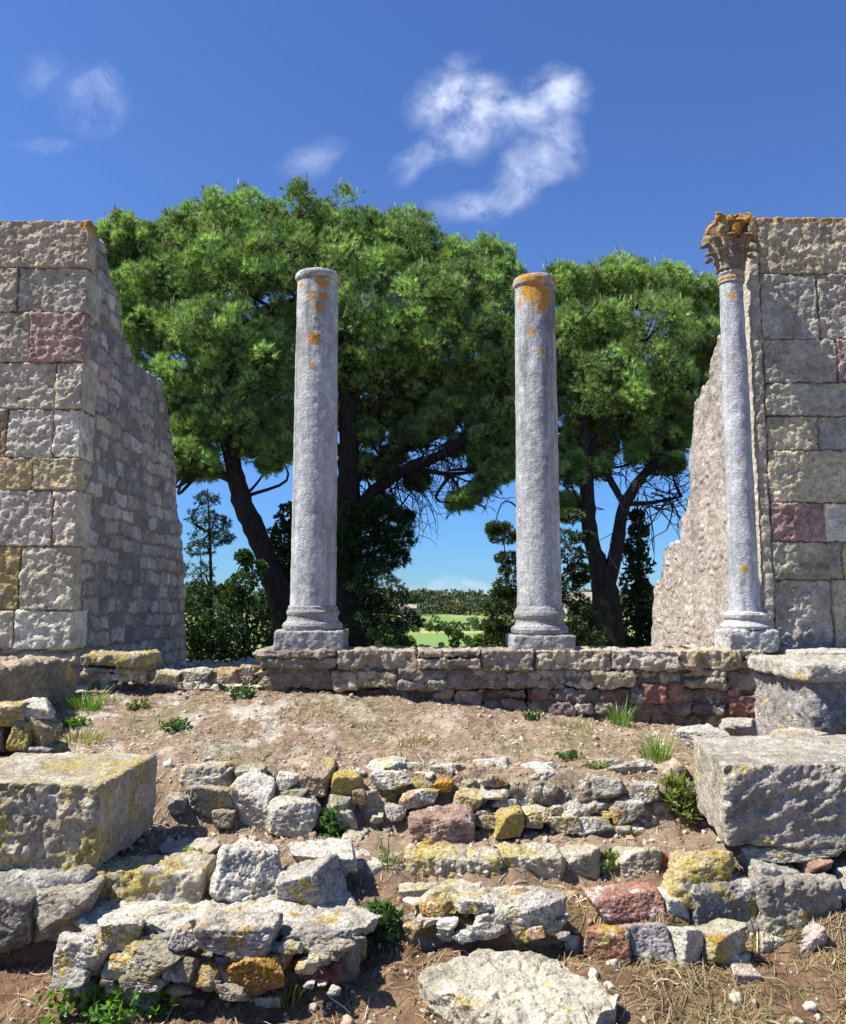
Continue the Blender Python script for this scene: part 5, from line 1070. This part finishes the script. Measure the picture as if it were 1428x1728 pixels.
def wood():
    ps = []
    for k in range(620):
        d = rf.uniform(430, 620); px = rf.uniform(300, 1180); x = at(px, 1000, d)[0]; z = float(H(x, d)); r = rf.uniform(2.0, 6.0) * (.7 if d < 470 else 1)
        col = np.array([[.085, .125, .06], [.11, .145, .07], [.075, .115, .07], [.13, .135, .085], [.12, .135, .08]][rf.randint(5)]); n = 34; v = nrm(rf.randn(n, 3))  # tree greens lightened in the colour to stand for distance haze
        ps.append(tufts(np.array([x, d, z + r * .95]) + v * r * rf.uniform(.5, 1, (n, 1)), nrm(v + np.array([0, 0, .5])), col * rf.uniform(.6, 1.35, (n, 1)), 4, r * .55, r * .17, .8, rf, True))
    o = build('woodland', ps, M_FAR, origin=np.zeros(3), smooth=False); tag(o, None, None, kind='stuff')
    ps = []
    for k in range(60):
        px = rf.uniform(560, 900); d = rf.choice([300, 345]) + rf.uniform(-6, 6) + (px - 700) * .05; x = at(px, 1040, d)[0]; z = float(H(x, d)); r = rf.uniform(.9, 2.0); n = 24; v = nrm(rf.randn(n, 3))
        ps.append(tufts(np.array([x, d, z + r * .7]) + v * r * rf.uniform(.5, 1, (n, 1)), nrm(v + np.array([0, 0, .5])), np.array([.10, .15, .06]) * rf.uniform(.6, 1.4, (n, 1)), 4, r * .6, r * .2, .8, rf, True))
    o = build('hedgerow', ps, M_FAR, origin=np.zeros(3), smooth=False); tag(o, 'thin dark hedge line crossing the far meadow', 'hedge', kind='stuff')
wood()
def house(px, py, d, w, dp, h, rh, label, wall, roof):
    b = at(px, py, d); t = root('house', b); tag(t, label, 'house')
    build('wall', [block(b[0] - w / 2, b[0] + w / 2, d, d + dp, b[2] - 1, b[2] + h, 1.0, .05, 5, wall, .0, .0)], M_WALL, parent=t, smooth=False)
    x0, x1, z0 = b[0] - w / 2 - .4, b[0] + w / 2 + .4, b[2] + h
    V = np.array([[x0, d - .5, z0], [x1, d - .5, z0], [x1, d + dp + .5, z0], [x0, d + dp + .5, z0], [x0, d + dp / 2, z0 + rh], [x1, d + dp / 2, z0 + rh]]); 
    build('roof', [(V, np.array([[0, 1, 5, 4], [2, 3, 4, 5], [0, 3, 2, 1]]), roof, 0.0), (V[[0, 4, 3]], np.array([[0, 1, 2]]), wall, 0.0), (V[[1, 2, 5]], np.array([[0, 1, 2]]), wall, 0.0)], M_ROOF, parent=t, smooth=False)
    for q in (-.25, .25):
        build('window', [block(b[0] + q * w - .5, b[0] + q * w + .5, d - .12, d + .05, b[2] + h * .35, b[2] + h * .75, .5, .02, 6, (.05, .05, .06), 0, 0)], M_WALL, parent=t, smooth=False)
house(688, 1033, 330, 6.5, 6, 1.6, 1.6, 'small far house with terracotta roof at the edge of the wood', (.45, .40, .33), (.30, .25, .20))
house(990, 1035, 210, 10, 7, 3.2, 2.2, 'pale far house seen between the right column and the forked pine', (.42, .39, .33), (.29, .25, .20))

# ------------------------------------------------------------------ light, sky, camera
SUN = np.array([-.55, -.095, .80]); SUN = SUN / np.linalg.norm(SUN)
el = math.asin(SUN[2]); az = math.atan2(SUN[0], SUN[1])
sl = bpy.data.lights.new('sun', 'SUN'); sl.energy = 4.6; sl.angle = math.radians(.53); sl.color = (1.0, .955, .85)
so = bpy.data.objects.new('sun', sl); COL.objects.link(so)
from mathutils import Vector
so.rotation_euler = Vector(SUN).to_track_quat('Z', 'Y').to_euler(); so.location = (-8, -6, 14)

w = bpy.data.worlds.new('World'); bpy.context.scene.world = w; w.use_nodes = True; t = NT(w.node_tree)
sky = t.n('ShaderNodeTexSky', {'sky_type': 'NISHITA', 'sun_disc': False, 'sun_elevation': el, 'sun_rotation': az, 'altitude': 0.0, 'air_density': 1.0, 'dust_density': .25, 'ozone_density': 3.0})
tc = t.n('ShaderNodeTexCoord').outputs['Generated']; sx = t.n('ShaderNodeSeparateXYZ', None, Vector=tc)
yy = t.m('MAXIMUM', sx.outputs[1], .05); u = t.m('DIVIDE', sx.outputs[0], yy); v = t.m('DIVIDE', sx.outputs[2], yy)
uv = t.n('ShaderNodeCombineXYZ', None, X=u, Y=v).outputs[0]
wn = t.n('ShaderNodeTexNoise', None, Vector=uv, Scale=9.0, Detail=4.0, Roughness=.55)
warp = t.vm('SCALE', t.vm('SUBTRACT', wn.outputs['Color'], (.5, .5, .5))); warp.node.inputs['Scale'].default_value = .075
uw = t.vm('ADD', uv, warp)
def dirpx(px, py): a = at(px, py, 1.0); return a[0], a[2] - EYE
mask = None
for (px, py, rx, ry, rot, s) in [(768, 172, 74, 40, .15, .88), (850, 196, 90, 34, .1, .95), (935, 160, 46, 42, .3, .78), (800, 220, 70, 36, .0, .75), (940, 230, 38, 52, .2, .60), (890, 290, 80, 34, .75, .62), (820, 335, 80, 26, .3, .52), (712, 262, 46, 26, .6, .50), (690, 285, 22, 30, 0, .32),
                              (150, 176, 54, 46, -.4, .26), (70, 118, 34, 36, -.6, .16), (172, 140, 26, 20, 0, .28), (526, 262, 50, 26, .3, .24), (80, 250, 46, 14, -.2, .12), (780, 118, 24, 16, .5, .34), (745, 992, 90, 12, 0, .50), (830, 998, 60, 8, 0, .4), (880, 1002, 30, 10, 0, .5)]:
    cu, cv = dirpx(px, py); k = 1.0 / F * 1.04
    mp = t.n('ShaderNodeMapping', {'vector_type': 'TEXTURE'}, Vector=uw, Location=(cu, cv, 0), Rotation=(0, 0, rot), Scale=(rx * k, ry * k, 1)).outputs[0]
    ln = t.n('ShaderNodeVectorMath', {'operation': 'LENGTH'}, i0=mp).outputs['Value']
    e = t.m('MULTIPLY', t.mr(ln, .20, 1.65, 1.0, 0.0), s); mask = e if mask is None else t.m('MAXIMUM', mask, e)
fine = t.noise(uw, 20, 10, .62, .0)
cl = t.m('MULTIPLY', mask, t.mr(fine, .34, .66, .12, 1.2, False), clamp=True); cl = t.m('MULTIPLY', cl, .64)
hz = t.mr(sx.outputs[2], .0, .34); hs0 = t.mix(1.0, sky.outputs[0], t.mix(hz, (.40, .66, 1.0), (.86, .95, 1.10)), 'MULTIPLY')
hs = t.n('ShaderNodeHueSaturation', None, Hue=.508, Saturation=1.12, Value=.80, Color=hs0)
bgc = t.mix(cl, hs.outputs[0], (6.6, 7.0, 8.0))
bg = t.n('ShaderNodeBackground', None, Color=bgc, Strength=.097)
t.n('ShaderNodeOutputWorld', None, Surface=bg.outputs[0])

cd = bpy.data.cameras.new('camera'); cam = bpy.data.objects.new('camera', cd); COL.objects.link(cam)
cam.location = (0, 0, EYE); cam.rotation_euler = (math.radians(90) + PITCH, 0, 0)
cd.sensor_fit = 'VERTICAL'; cd.sensor_height = 24.0; cd.lens = F / 1728 * 24.0; cd.clip_start = .05; cd.clip_end = 9000
sc = bpy.context.scene; sc.camera = cam
sc.view_settings.view_transform = 'Standard'; sc.view_settings.look = 'None'; sc.view_settings.exposure = 1.0; sc.view_settings.gamma = 1.0
try:
    sc.cycles.max_bounces = 6; sc.cycles.diffuse_bounces = 3; sc.cycles.use_denoising = True
except Exception: pass
